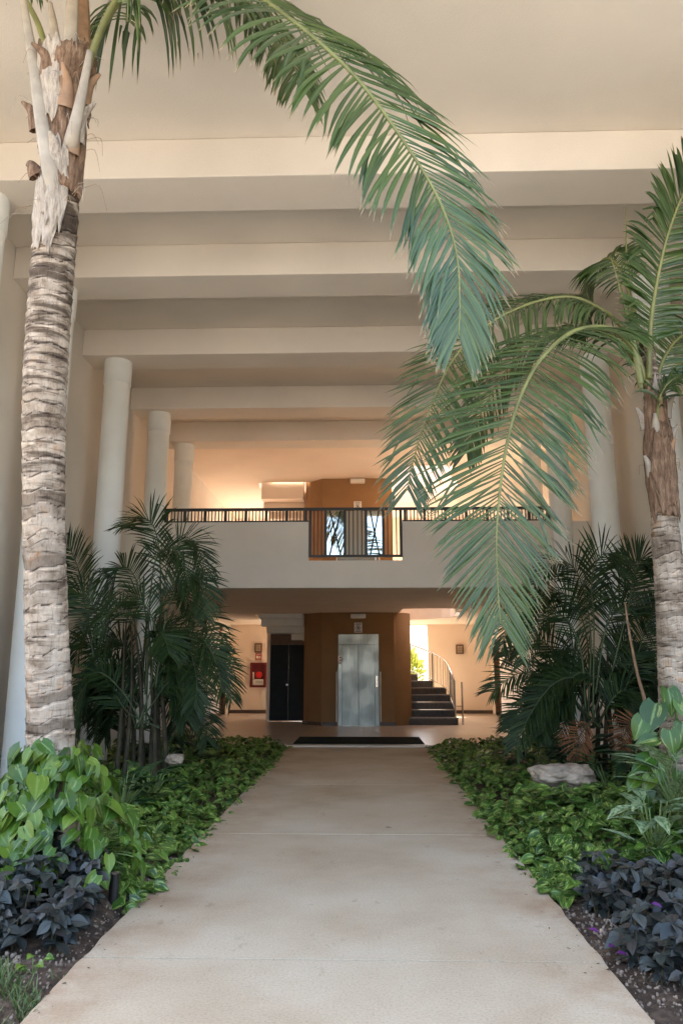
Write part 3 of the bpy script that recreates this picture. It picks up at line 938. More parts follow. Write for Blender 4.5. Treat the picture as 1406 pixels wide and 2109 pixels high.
def leaf_geom(prof, width, fold=0.25, curl=0.35, cols=5, rnd=0.0, back=0.0, wave=0.0):
    """unit-length leaf along +Y, face up +Z; returns verts, faces, attr"""
    vs, fs, at_ = [], [], []
    half = cols // 2
    for j, (t, wv) in enumerate(prof):
        ang = curl * t
        y = math.sin(ang) / curl if curl else t
        z = -(1 - math.cos(ang)) / curl if curl else 0
        for k in range(-half, half + 1):
            u = k / half
            yy = y - (back * abs(u) ** 1.3 if j == 0 else back * 0.45 * abs(u) if j == 1 else 0)
            vs.append((u * wv * width, yy, z + abs(u) * wv * width * fold + wave * math.sin(t * 9 + 2 * u) * abs(u)))
            at_.append((t, 0.5 + 0.5 * u, rnd))
    for j in range(len(prof) - 1):
        for k in range(cols - 1):
            a = j * cols + k
            fs.append((a, a + 1, a + cols + 1, a + cols))
    return vs, fs, at_


def frame_mat(p, d, n, size):
    d = d.normalized()
    n = (n - d * n.dot(d))
    n = n.normalized() if n.length > 1e-4 else d.orthogonal().normalized()
    x = d.cross(n)
    m = Matrix((x, d, n)).transposed().to_4x4()
    return Matrix.Translation(p) @ m @ Matrix.Scale(size, 4)


def leaf_kit(name, prof, width, mat, n=6, **kw):
    out = []
    for i in range(n):
        vs, fs, a = leaf_geom(prof, width * random.uniform(.85, 1.15), rnd=i / n, fold=random.uniform(.1, .4), curl=random.uniform(.2, .8), **kw)
        out.append((MB().add(vs, fs, a).mesh(name, M[mat], True), np.array(vs), fs, a))
    return out


def scatter_leaves(parent, kit_hi, kit_lo, places, mat, limit=300, name='leaf'):
    """places: list of (point, direction, normal, size). The largest in the picture become single parts, the rest one joined part"""
    order = sorted(places, key=lambda q: -(q[3] / max(0.5, (q[0] - CAM).length)))
    for p, d, nn, s in order[:limit]:
        o = link(name, random.choice(kit_hi)[0], parent)
        o.matrix_local = frame_mat(p, d, nn, s)
    rest = order[limit:]
    if rest:
        mb = MB()
        for p, d, nn, s in rest:
            _, vs, fs, a = random.choice(kit_lo)
            m = np.array(frame_mat(p, d, nn, s))
            w_ = vs @ m[:3, :3].T + m[:3, 3]
            r = random.random()
            mb.add(w_.tolist(), fs, [(q[0], q[1], r) for q in a])
        o = mb.build('foliage', M[mat], parent, smooth=True)
        tag(o, kind='stuff')


# ------------------------------------------------------------------ palm fronds
def frond(parent, pts, nl, lmax, wid, n0, n1, mat, r0=0.02, start=0.18, droop=(0.9, 0.5), ang=(68, 24), lift=0.1, single=False, rach='greenpetiole',
          prof=(0.55, 1.0, 0.45), seg=6, jitter=0.08, twist=0.3, miss=0.02, dexp=2.2, hang=1.0):
    N = 70
    P = catmull(pts, N)
    n0, n1 = V(n0).normalized(), V(n1).normalized()
    rad = [r0 * (1 - 0.86 * (i / N) ** 0.8) for i in range(N + 1)]
    ra = MB().tube(P, rad, 7).build('frond', M[rach], parent, smooth=True)
    joined = MB()
    for k in range(nl):
        s = start + (1 - start) * (k + 0.5) / nl
        for sd in (-1, 1):
            ss = min(0.995, max(start, s + random.uniform(-.3, .3) / nl))
            f = ss * N
            i = min(int(f), N - 1)
            p = P[i].lerp(P[i + 1], f - i)
            T = (P[min(i + 2, N)] - P[max(i - 1, 0)]).normalized()
            nn = n0.lerp(n1, ss)
            nn = (nn - T * nn.dot(T)).normalized()
            Sd = T.cross(nn) * sd
            u = (ss - start) / (1 - start)
            L = lmax * (prof[0] + (prof[1] - prof[0]) * math.sin(min(1, u / 0.35) * math.pi / 2) if u < .35 else prof[1] + (prof[2] - prof[1]) * ((u - .35) / .65) ** 1.3)
            L *= random.uniform(1 - jitter, 1 + jitter)
            a = R(ang[0] + (ang[1] - ang[0]) * u ** 1.4 + random.gauss(0, 4))
            lf = lift + random.uniform(-.06, .06)
            d = (T * math.cos(a) + (Sd * math.cos(lf) + nn * math.sin(lf)) * math.sin(a)).normalized()
            g_ = (droop[0] + (droop[1] - droop[0]) * min(1, u / hang)) * random.uniform(.5, 1.6)
            q = p.copy()
            wv = (T - d * T.dot(d))
            wv = wv.normalized() if wv.length > .05 else Sd
            vs, at_ = [], []
            rnd = random.random()
            W = wid * random.uniform(.85, 1.1) * (0.75 + 0.25 * min(1, L / lmax))
            kink = random.random() < 0.10
            if random.random() < miss: continue
            tw = random.gauss(0, twist)
            for j in range(seg + 1):
                t_ = j / seg
                dd = (d + V((0, 0, -1)) * g_ * (t_ ** dexp) + (V((random.uniform(-.25, .25), random.uniform(-.25, .25), -0.8)) if kink and j > seg * .6 else V((0, 0, 0)))).normalized()
                if j: q = q + dd * (L / seg)
                ww = W * (0.45 + 1.1 * t_ if t_ < .5 else 1.0 * (1 - ((t_ - .5) / .5) ** 1.7) + .02)
                ww = min(ww, W)
                wd_ = (wv - dd * wv.dot(dd)).normalized()
                wd_ = (wd_ * math.cos(tw) + dd.cross(wd_) * math.sin(tw))
                nl_ = dd.cross(wd_)
                if nl_.dot(nn) < 0: nl_ = -nl_
                vs += [q - wd_ * ww * .5 - nl_ * ww * .20, q + nl_ * ww * .12, q + wd_ * ww * .5 - nl_ * ww * .20]
                at_ += [(t_, 0.0, rnd), (t_, 0.5, rnd), (t_, 1.0, rnd)]
            fs = []
            for j in range(seg):
                for c in (0, 1):
                    b0 = j * 3 + c
                    fs.append((b0, b0 + 1, b0 + 4, b0 + 3))
            if single:
                MB().add(vs, fs, at_).build('leaflet', M[mat], ra, smooth=True)
            else:
                joined.add(vs, fs, at_)
    if not single:
        tag(joined.build('leaflets', M[mat], ra, smooth=True), kind='stuff')
    return ra


def trunk_mesh(pts, radii, spacing, seed):
    n_len = 0
    P = catmull(pts, 560)
    ls = [0]
    for i in range(1, len(P)): ls.append(ls[-1] + (P[i] - P[i - 1]).length)
    Lt = ls[-1]
    rnd = random.Random(seed)
    bounds = [0]
    while bounds[-1] < Lt + 0.2: bounds.append(bounds[-1] + spacing * rnd.uniform(.6, 1.5))
    tone = [rnd.random() for _ in bounds]
    seg = 36
    mb = MB()
    vs, at_, fs = [], [], []
    m = len(radii) - 1
    for i, p in enumerate(P):
        T = (P[min(i + 1, 560)] - P[max(i - 1, 0)]).normalized()
        X = V((0, 1, 0)).cross(T).normalized()
        Yv = T.cross(X)
        u = ls[i] / Lt * m
        k0 = min(int(u), m - 1)
        rr = radii[k0] + (radii[k0 + 1] - radii[k0]) * (u - k0)
        for k in range(seg):
            a = 2 * math.pi * k / seg
            s = ls[i] + 0.018 * math.sin(a + ls[i] * 2.1) + 0.045 * noise.noise(V((math.cos(a) * 1.6, math.sin(a) * 1.6, ls[i] * 2.5 + seed))) + 0.012 * noise.noise(V((math.cos(a) * 5, math.sin(a) * 5, ls[i] * 3 + seed)))
            b_ = 0
            lo, hi = 0, len(bounds) - 1
            while hi - lo > 1:
                mid = (lo + hi) // 2
                if bounds[mid] <= s: lo = mid
                else: hi = mid
            ph = (s - bounds[lo]) / (bounds[lo + 1] - bounds[lo])
            ph = min(1, max(0, ph))
            r = rr * (1 + 0.05 * ph ** 2 - 0.02 + 0.02 * noise.noise(V((math.cos(a) * 3, math.sin(a) * 3, ls[i] * 6))))
            vs.append(p + (X * math.cos(a) + Yv * math.sin(a)) * r)
            at_.append((ph, k / seg, tone[lo]))
    for i in range(len(P) - 1):
        for k in range(seg):
            k2 = (k + 1) % seg
            fs.append((i * seg + k, i * seg + k2, (i + 1) * seg + k2, (i + 1) * seg + k))
    fs.append(tuple((len(P) - 1) * seg + k for k in range(seg)))
    return mb.add(vs, fs, at_), P


def fibre_sheet(parent, P0, P1, r, a0, a1, mat, name='leaf_sheath', ragged=0.12, flare=0.02, seed=0, seg=18, rows=22):
    """a ragged sheet wrapped round part of the trunk between points P0 and P1, angles in degrees (-90 faces the camera)"""
    mb = MB()
    vs, fs = [], []
    ax = (P1 - P0)
    for j in range(rows + 1):
        t_ = j / rows
        for k in range(seg + 1):
            u = k / seg
            edge = ragged * (noise.noise(V((u * 5, seed * 7.3, 1.5))) + 0.5 * noise.noise(V((u * 17, seed * 3.1, 4.5))))
            tt = t_ * (1 + edge * (1 if t_ > .5 else 0)) - (edge * (1 - t_) if t_ < .5 else 0)
            taper = 1 - 0.35 * abs(2 * t_ - 1) ** 2 * abs(2 * u - 1)
            a = R((a0 + a1) / 2 + (a1 - a0) * (u - .5) * taper)
            rr = r + flare * t_ ** 2 + 0.018 * noise.noise(V((u * 4 + seed, t_ * 5, seed))) + 0.008 * noise.noise(V((u * 14 + seed, t_ * 9, seed)))
            c = P0 + ax * tt
            vs.append(c + V((math.cos(a) * rr, math.sin(a) * rr, 0)))
    for j in range(rows):
        for k in range(seg):
            q = j * (seg + 1) + k
            fs.append((q, q + 1, q + seg + 2, q + seg + 1))
    o = mb.add(vs, fs).build(name, M[mat], parent, smooth=True)
    m = o.modifiers.new('solid', 'SOLIDIFY')
    m.thickness = 0.006
    return o


def strip_tube(parent, pts, w0, w1, mat, name):
    """flattened channel-shaped leaf base"""
    P = catmull(pts, 16)
    mb = MB()
    vs, fs = [], []
    for i, p in enumerate(P):
        t_ = i / 16
        T = (P[min(i + 1, 16)] - P[max(i - 1, 0)]).normalized()
        n = (CAM - p)
        n = (n - T * n.dot(T)).normalized()
        x = T.cross(n)
        wd_ = w0 + (w1 - w0) * t_
        for k in range(8):
            a = 2 * math.pi * k / 8
            vs.append(p + x * math.cos(a) * wd_ * .5 + n * math.sin(a) * wd_ * .28)
    for i in range(16):
        for k in range(8):
            fs.append((i * 8 + k, i * 8 + (k + 1) % 8, (i + 1) * 8 + (k + 1) % 8, (i + 1) * 8 + k))
    fs.append(tuple(16 * 8 + k for k in range(8)))
    return mb.add(vs, fs).build(name, M[mat], parent, smooth=True)


# ------------------------------------------------------------------ tall coconut palm
P1 = thing('coconut_palm', 'tall coconut palm with ringed pale trunk rising out of climbing pothos', 'palm tree')
Y1 = 4.70
tp = [at(112, 1800, 5.35), at(104, 1500, 5.32), at(94, 1200, 5.25), at(91, 950, 5.12), at(95, 750, 4.98), at(110, 540, 4.85), at(122, 400, 4.76), at(128, 250, 4.70), at(138, 120, 4.65)]
mb, TP = trunk_mesh(tp, [0.175, 0.163, 0.147, 0.145, 0.148, 0.152, 0.150, 0.132, 0.10], 0.085, 3)
mb.build('trunk', M['bark'], P1, smooth=True)


def tp_at(py):
    return min(TP, key=lambda p: abs((p - at(120, py, Y1)).z))


fibre_sheet(P1, tp_at(330), tp_at(95), 0.168, -165, -5, 'fibre', seed=1, flare=0.04)
fibre_sheet(P1, tp_at(400), tp_at(200), 0.172, -110, 10, 'fibre', seed=2, flare=0.0)
fibre_sheet(P1, tp_at(250), tp_at(80), 0.19, -80, 40, 'fibre', seed=5, flare=0.03)
fibre_sheet(P1, tp_at(510), tp_at(385), 0.168, -135, -62, 'palefibre', seed=3, ragged=0.25, flare=0.012)
fibre_sheet(P1, tp_at(460), tp_at(330), 0.172, -100, -45, 'palefibre', seed=4, ragged=0.25)
fibre_sheet(P1, tp_at(270), tp_at(140), 0.188, -140, -70, 'palefibre', seed=6, ragged=0.2, flare=0.03)
strip_tube(P1, [at(118, 420, Y1 - .02), at(102, 340, Y1 - .13), at(86, 245, Y1 - .17), at(70, 130, Y1 - .18), at(60, 70, Y1 - .18), at(42, -40, Y1 - .18)], 0.13, 0.045, 'petiole', 'leaf_base')
strip_tube(P1, [at(136, 330, Y1 - .02), at(150, 280, Y1 - .14), at(168, 200, Y1 - .19), at(186, 105, Y1 - .2)], 0.12, 0.045, 'petiole', 'leaf_base')
strip_tube(P1, [at(128, 180, Y1 + .02), at(112, 60, Y1 + .04), at(104, 5, Y1 + .06)], 0.10, 0.03, 'petiole', 'leaf_base')
strip_tube(P1, [at(140, 190, Y1 - .02), at(147, 60, Y1 - .08), at(152, -60, Y1 - .08)], 0.13, 0.07, 'petiole', 'leaf_base')
strip_tube(P1, [at(158, 240, Y1 + .05), at(165, 80, Y1 + .06), at(160, -60, Y1 + .1)], 0.18, 0.14, 'tancane', 'leaf_base')
for k, (a0, y0, ln) in enumerate(((-150, 250, .22), (-60, 215, .26), (-25, 260, .3), (-110, 165, .2), (-10, 190, .24), (-80, 330, .16), (-170, 340, .14), (-40, 300, .2))):
    a = R(a0)
    o_ = V((math.cos(a), math.sin(a), 0))
    c = tp_at(y0) + o_ * 0.15
    sdv = V((-o_.y, o_.x, 0)) * random.uniform(-.08, .08)
    strip_tube(P1, [c + V((0, 0, -ln * .6)), c + o_ * .05, c + o_ * (.07 + ln * .25) + sdv + V((0, 0, ln * .35))], 0.13, 0.02, ('fibre', 'tancane', 'palefibre')[k % 3], 'leaf_base')
# ragged fibre threads
for k in range(46):
    y0 = random.uniform(120, 440)
    a = R(random.uniform(-170, 0))
    c = tp_at(y0) + V((math.cos(a), math.sin(a), 0)) * 0.18
    out = V((math.cos(a), math.sin(a), 0))
    L = random.uniform(.06, .26)
    pp = [c, c + out * L * .5 + V((0, 0, random.uniform(-.05, .03))), c + out * L * .7 + V((random.uniform(-.04, .04), 0, -L * random.uniform(.4, 1.0)))]
    MB().tube(catmull(pp, 6), [0.0022, .002, .002, .0018, .0015, .0012, .001], 4).build('fibre_thread', M['tancane'] if k % 2 else M['palefibre'], P1)
# the great arching frond
frond(P1, [at(160, 230, 4.62), at(195, 95, 4.56), at(262, -28, 4.5), at(372, -75, 4.42), at(470, -50, 4.36), at(560, 12, 4.32), at(650, 82, 4.3), at(740, 168, 4.3), at(830, 290, 4.32), at(900, 405, 4.35), at(938, 515, 4.38), at(946, 620, 4.4), at(944, 690, 4.42)],
      150, 0.98, 0.035, (0.1, -0.45, 1), (0.25, -1.0, 0.35), 'coconut', r0=0.030, start=0.14, droop=(4.0, 0.75), ang=(90, 24), lift=-0.02, single=True, prof=(0.95, 1.0, 0.32), seg=8, twist=0.14, dexp=2.8, hang=0.30)
# a second frond behind it, mostly above the picture
frond(P1, [at(165, 200, 4.85), at(205, 70, 4.9), at(290, -40, 5.0), at(420, -70, 5.1), at(530, 0, 5.2), at(590, 90, 5.25), at(615, 170, 5.25)],
      80, 0.86, 0.034, (0, -0.3, 1), (0.5, -0.8, 0.5), 'coconut', r0=0.03, start=0.2, droop=(3.2, 1.6), ang=(78, 40), lift=-0.1)
frond(P1, [at(110, 160, 4.8), at(70, 30, 4.8), at(-20, -80, 4.75), at(-180, -80, 4.7), at(-330, 60, 4.7)], 60, 0.6, 0.034, (0, -0.3, 1), (-0.5, -0.8, 0.5), 'coconut', r0=0.03, start=0.35, droop=(2.2, 1.0))
frond(P1, [at(140, 160, 4.85), at(150, 10, 5.0), at(180, -110, 5.4), at(230, -150, 6.0)], 50, 0.6, 0.034, (0, -0.8, .6), (0.2, 0.3, 1), 'coconut', r0=0.03, start=0.5, droop=(2.2, .8))

# ------------------------------------------------------------------ smaller coconut palm at the other side
P2 = thing('coconut_palm', 'shorter coconut palm with several drooping fronds across from the tall one', 'palm tree')
Y2 = 6.8
tp2 = [at(1396, 1760, Y2), at(1392, 1500, Y2), at(1386, 1350, Y2), at(1376, 1180, Y2), at(1362, 1020, Y2), at(1350, 900, Y2), at(1342, 800, Y2), at(1330, 700, Y2)]
mb, TP = trunk_mesh(tp2, [0.15, 0.140, 0.140, 0.130, 0.125, 0.10, 0.085, 0.06], 0.075, 11)
mb.build('trunk', M['bark'], P2, smooth=True)


def tp_at2(py):
    return min(TP, key=lambda p: abs((p - at(1360, py, Y2)).z))


fibre_sheet(P2, tp_at2(1070), tp_at2(880), 0.138, -180, 0, 'fibre', seed=11, flare=0.0)
fibre_sheet(P2, tp_at2(1050), tp_at2(910), 0.146, -140, -30, 'fibre', seed=12, ragged=.25, flare=0.01)
fibre_sheet(P2, tp_at2(960), tp_at2(820), 0.125, -170, -20, 'fibre', seed=13, flare=0.0, ragged=.25)
fibre_sheet(P2, tp_at2(900), tp_at2(790), 0.11, -120, 10, 'palefibre', seed=14, flare=-0.02, ragged=.3)
for k, (a0, y0, ln) in enumerate(((-150, 960, .2), (-60, 935, .24), (-25, 900, .24), (-110, 880, .2), (-90, 850, .2), (-165, 860, .2), (-40, 840, .2))):
    a = R(a0)
    o_ = V((math.cos(a), math.sin(a), 0))
    c = tp_at2(y0) + o_ * 0.10
    strip_tube(P2, [c + V((0, 0, -ln * .6)), c + o_ * .04, c + o_ * (.05 + ln * .2) + V((0, 0, ln * .4))], 0.10, 0.025, ('petiole', 'tancane', 'palefibre')[k % 3], 'leaf_base')
for k in range(16):
    y0 = random.uniform(830, 1040)
    a = R(random.uniform(-180, 0))
    c = tp_at2(y0) + V((math.cos(a), math.sin(a), 0)) * 0.135
    out = V((math.cos(a), math.sin(a), 0))
    L = random.uniform(.05, .12)
    MB().tube([c, c + out * L * .5, c + out * L * .6 + V((0, 0, -L))], 0.0018, 4).build('fibre_thread', M['tancane'], P2)
# hanging front frond
frond(P2, [at(1335, 800, 6.75), at(1300, 715, 6.65), at(1250, 676, 6.45), at(1180, 683, 6.2), at(1115, 738, 6.0), at(1072, 815, 5.9), at(1045, 905, 5.85), at(1030, 1000, 5.85), at(1022, 1100, 5.85), at(1024, 1200, 5.88), at(1030, 1285, 5.9)],
      125, 0.92, 0.026, (-0.1, -0.35, 1), (0.05, -1.0, 0.25), 'coconut', r0=0.032, start=0.12, droop=(1.6, 0.25), ang=(82, 27), lift=0.0, single=True, rach='greenpetiole', prof=(0.65, 1.0, 0.42), seg=7, twist=0.16, dexp=2.6, hang=0.5)
# left frond behind
frond(P2, [at(1325, 760, 6.85), at(1285, 680, 6.85), at(1235, 636, 6.8), at(1170, 612, 6.8), at(1085, 628, 6.8), at(1000, 672, 6.8), at(930, 745, 6.8), at(882, 850, 6.8), at(850, 950, 6.8), at(838, 1010, 6.8)],
      120, 0.84, 0.027, (-0.1, -0.35, 1), (-0.4, -1.0, 0.3), 'coconut', r0=0.03, start=0.16, droop=(1.4, 0.3), ang=(76, 36), lift=0.0, prof=(0.65, 1.0, 0.42), twist=0.18, dexp=2.6, hang=0.5)
# upright frond leaving the picture at the side
frond(P2, [at(1335, 780, 6.7), at(1338, 680, 6.6), at(1350, 590, 6.5), at(1375, 480, 6.35), at(1415, 380, 6.2), at(1475, 290, 6.0), at(1560, 260, 5.8)],
      90, 0.60, 0.040, (-0.25, 0.9, 0.55), (-0.2, 0.3, 1.0), 'coconut', r0=0.03, start=0.12, droop=(0.35, 0.8), ang=(72, 40), lift=-0.1, prof=(0.6, 1.0, 0.6))
# drooping back frond
frond(P2, [at(1330, 770, 6.95), at(1305, 640, 7.1), at(1270, 545, 7.3), at(1235, 540, 7.5), at(1205, 610, 7.7), at(1190, 690, 7.8)],
      70, 0.50, 0.036, (-0.2, 0.3, 1), (-0.6, -0.5, 0.3), 'coconut', r0=0.026, start=0.3, droop=(1.2, 0.8), ang=(65, 30), lift=0.0)
frond(P2, [at(1345, 820, 6.8), at(1365, 740, 6.85), at(1410, 690, 6.9), at(1470, 720, 6.9), at(1520, 820, 6.9)],
      60, 0.55, 0.036, (0.1, -0.3, 1), (0.5, -0.6, 0.4), 'coconut', r0=0.026, start=0.1, droop=(1.3, 0.8), ang=(65, 30))
frond(P2, [at(1350, 870, 6.7), at(1362, 810, 6.6), at(1395, 778, 6.5), at(1440, 800, 6.4), at(1470, 880, 6.3)],
      60, 0.42, 0.022, (0.1, -0.3, 1), (0.4, -0.8, 0.3), 'coconut', r0=0.018, start=0.1, droop=(1.5, 0.9), ang=(60, 30))
frond(P2, [at(1325, 770, 6.9), at(1255, 690, 7.2), at(1160, 680, 7.5), at(1060, 740, 7.7), at(985, 860, 7.8), at(960, 930, 7.8)],
      70, 0.66, 0.036, (-0.1, -0.35, 1), (-0.4, -1.0, 0.3), 'coconut', r0=0.026, start=0.2, droop=(1.2, 0.4), ang=(62, 25))
# spear leaves
for pts, w0 in (([at(1318, 800, 6.75), at(1300, 650, 6.7), at(1290, 540, 6.7), at(1287, 425, 6.7)], 0.05), ([at(1318, 790, 6.65), at(1294, 660, 6.6), at(1275, 590, 6.6), at(1256, 525, 6.6)], 0.06)):
    strip_tube(P2, pts, w0, 0.006, 'greenpetiole', 'spear_leaf')

# ------------------------------------------------------------------ areca palms
def areca(name_label, canes, fronds, Yc, seed):
    t = thing('areca_palm', name_label, 'palm plant')
    rs = random.Random(seed)
    for (px0, px1, py1) in canes:
        y = Yc + rs.uniform(-.25, .25)
        b = at(px0, 1600, y)
        b.z = soil_z(b.x, b.y) - 0.05
        top = at(px1 + rs.uniform(-18, 18), py1 - 90, y)
        P = catmull([b, b.lerp(top, .5) + V((rs.uniform(-.06, .06), rs.uniform(-.05, .05), 0)), top], 12)
        MB().tube(P, [0.038 - 0.028 * i / 12 for i in range(13)], 8).build('cane', M['canes'], t, smooth=True)
    base_x = sum(c_[0] for c_ in canes) / len(canes)
    extra = []
    for k in range(15):
        sx = rs.choice((-1, 1))
        L = rs.uniform(50, 140)
        yt = rs.uniform(1290, 1460) if k < 6 else rs.uniform(1370, 1430)
        extra.append([(base_x + rs.uniform(-40, 40), 1500), (base_x + sx * L * .3, yt + 40), (base_x + sx * L * .7, yt), (base_x + sx * L, yt + L * .45), (base_x + sx * L * 1.1, yt + L * .9)])
    for i, pts in enumerate(list(fronds) + extra):
        y0 = Yc + rs.uniform(-.35, .35)
        y1 = y0 + rs.uniform(-.5, .35)
        n = len(pts)
        wp = [at(p[0], p[1], y0 + (y1 - y0) * k / (n - 1)) for k, p in enumerate(pts)]
        dx = (wp[-1] - wp[0]).x
        frond(t, wp, 54, 0.46, 0.022, (rs.uniform(-.2, .2), -0.35, 1), (0.5 * (1 if dx > 0 else -1), -0.7, 0.6), 'areca', r0=0.013, start=0.30, droop=(0.3, 0.5), ang=(62, 34), lift=0.22, prof=(0.65, 1.0, 0.5), seg=5, jitter=.12, rach='darkstem')
    return t


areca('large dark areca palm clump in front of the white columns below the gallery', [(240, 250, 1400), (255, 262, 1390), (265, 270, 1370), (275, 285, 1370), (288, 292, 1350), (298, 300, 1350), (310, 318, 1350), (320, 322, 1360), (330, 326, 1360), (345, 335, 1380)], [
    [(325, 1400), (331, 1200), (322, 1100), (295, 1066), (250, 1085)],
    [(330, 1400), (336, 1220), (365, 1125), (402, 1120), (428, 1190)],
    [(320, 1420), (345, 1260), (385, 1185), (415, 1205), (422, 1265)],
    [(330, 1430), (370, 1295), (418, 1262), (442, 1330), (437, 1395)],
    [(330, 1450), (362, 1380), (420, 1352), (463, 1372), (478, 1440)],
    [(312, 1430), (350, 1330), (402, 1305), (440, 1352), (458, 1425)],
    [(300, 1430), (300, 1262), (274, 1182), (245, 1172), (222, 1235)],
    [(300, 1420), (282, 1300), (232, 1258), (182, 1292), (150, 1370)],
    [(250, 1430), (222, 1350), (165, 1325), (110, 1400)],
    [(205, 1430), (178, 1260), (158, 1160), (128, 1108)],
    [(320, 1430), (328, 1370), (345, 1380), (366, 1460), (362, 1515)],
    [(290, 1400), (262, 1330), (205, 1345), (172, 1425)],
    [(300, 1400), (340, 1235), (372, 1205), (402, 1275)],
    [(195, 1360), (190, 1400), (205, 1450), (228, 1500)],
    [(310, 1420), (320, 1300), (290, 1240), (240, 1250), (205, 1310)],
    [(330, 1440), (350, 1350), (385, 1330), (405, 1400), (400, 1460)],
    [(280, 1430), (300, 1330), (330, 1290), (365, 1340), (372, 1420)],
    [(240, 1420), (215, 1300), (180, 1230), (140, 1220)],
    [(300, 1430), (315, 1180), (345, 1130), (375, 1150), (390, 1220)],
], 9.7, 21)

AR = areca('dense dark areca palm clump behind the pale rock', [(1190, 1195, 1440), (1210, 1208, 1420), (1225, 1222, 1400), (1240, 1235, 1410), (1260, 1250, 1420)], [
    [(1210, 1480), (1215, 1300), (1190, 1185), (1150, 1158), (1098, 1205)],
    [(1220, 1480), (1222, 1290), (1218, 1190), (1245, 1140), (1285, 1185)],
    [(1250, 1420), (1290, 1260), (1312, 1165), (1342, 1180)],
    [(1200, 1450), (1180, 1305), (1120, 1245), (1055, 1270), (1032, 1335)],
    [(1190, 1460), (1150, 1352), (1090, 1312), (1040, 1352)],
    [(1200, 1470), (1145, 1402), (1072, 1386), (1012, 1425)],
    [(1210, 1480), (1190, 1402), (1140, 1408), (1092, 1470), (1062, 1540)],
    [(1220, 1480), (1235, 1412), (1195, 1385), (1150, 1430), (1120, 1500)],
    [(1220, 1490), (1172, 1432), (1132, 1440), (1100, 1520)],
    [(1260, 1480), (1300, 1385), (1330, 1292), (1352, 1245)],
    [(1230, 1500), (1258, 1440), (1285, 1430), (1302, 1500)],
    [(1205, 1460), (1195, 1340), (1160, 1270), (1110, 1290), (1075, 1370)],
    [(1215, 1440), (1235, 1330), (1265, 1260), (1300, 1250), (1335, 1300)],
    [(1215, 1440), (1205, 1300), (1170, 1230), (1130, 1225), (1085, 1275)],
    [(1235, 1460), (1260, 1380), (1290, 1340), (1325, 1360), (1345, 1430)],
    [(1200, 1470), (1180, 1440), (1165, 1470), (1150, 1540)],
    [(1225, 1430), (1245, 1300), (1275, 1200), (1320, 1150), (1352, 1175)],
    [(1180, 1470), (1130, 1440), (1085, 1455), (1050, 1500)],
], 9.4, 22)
for pts in ([(1222, 1480), (1200, 1505), (1188, 1530), (1185, 1562)], [(1320, 1480), (1298, 1488), (1284, 1515), (1278, 1555)]):
    wp = [at(p[0], p[1], 8.5) for p in pts]
    frond(AR, wp, 22, 0.26, 0.016, (0, -1, .4), (0, -1, .2), 'deadleaf', r0=0.01, start=0.15, droop=(.3, .3), ang=(70, 30), rach='canes')
P = catmull([at(1342, 1560, 8.6), at(1328, 1450, 8.6), at(1312, 1390, 8.6), at(1296, 1310, 8.6), at(1286, 1240, 8.6)], 20)
MB().tube(P, [0.026 - 0.016 * i / 20 for i in range(21)], 8).build('cane', M['tancane'], AR, smooth=True)

# ------------------------------------------------------------------ climbing pothos
KIT_BIG = leaf_kit('leaf', HEART, 0.78, 'bigpothos', 8, back=0.14, cols=5)


def climbing(label, base, x0, top, nleaf, rad_top, rad_bot, sizes, seed, maxang=115):
    t = thing('climbing_pothos', label, 'climbing plant')
    rs = random.Random(seed)
    for k in range(nleaf):
        u = (k + rs.random()) / nleaf
        a = R(-90 + rs.gauss(0, 55))
        z = base.z + top * (1 - u) + rs.uniform(-.04, .04)
        rr = rad_top + (rad_bot - rad_top) * u ** 1.25 + rs.uniform(-.06, .07)
        out = V((math.cos(a), math.sin(a), 0))
        p = V((base.x, base.y, 0)) + out * rr + V((0, 0, z))
        sd = V((-out.y, out.x, 0)) * rs.uniform(-1.3, 1.3)
        d = out * rs.uniform(.25, .75) + V((0, 0, -1)) * rs.uniform(.35, 1.0) + sd
        nn = out * rs.uniform(.2, 1.0) + V((0, 0, 1)) * rs.uniform(.4, 1.3) + V((rs.uniform(-.5, .5), rs.uniform(-.5, .5), 0))
        s = rs.uniform(*sizes) * (1.12 - 0.35 * u)
        o = link('leaf', rs.choice(KIT_BIG)[0], t)
        o.matrix_local = frame_mat(p, d, nn, s)
        if k % 2 == 0:
            q = V((base.x, base.y, 0)) + out * (rad_top * .9 + (rr - rad_top) * .45) + V((0, 0, max(base.z + 0.03, z - 0.10)))
            MB().tube(catmull([q, (p + q) / 2 + V((0, 0, .03)), p], 5), 0.0035, 5).build('leaf_stalk', M['stem'], t)
    # vine stems on the trunk
    for k in range(4):
        a = R(-90 + (k - 1.5) * 38)
        pp = [V((base.x + math.cos(a + .2 * math.sin(j)) * (rad_top + .012), base.y + math.sin(a + .2 * math.sin(j)) * (rad_top + .012), base.z + top * j / 5)) for j in range(6)]
        MB().tube(catmull(pp, 18), 0.008, 6).build('vine_stem', M['stem'], t, smooth=True)
    return t


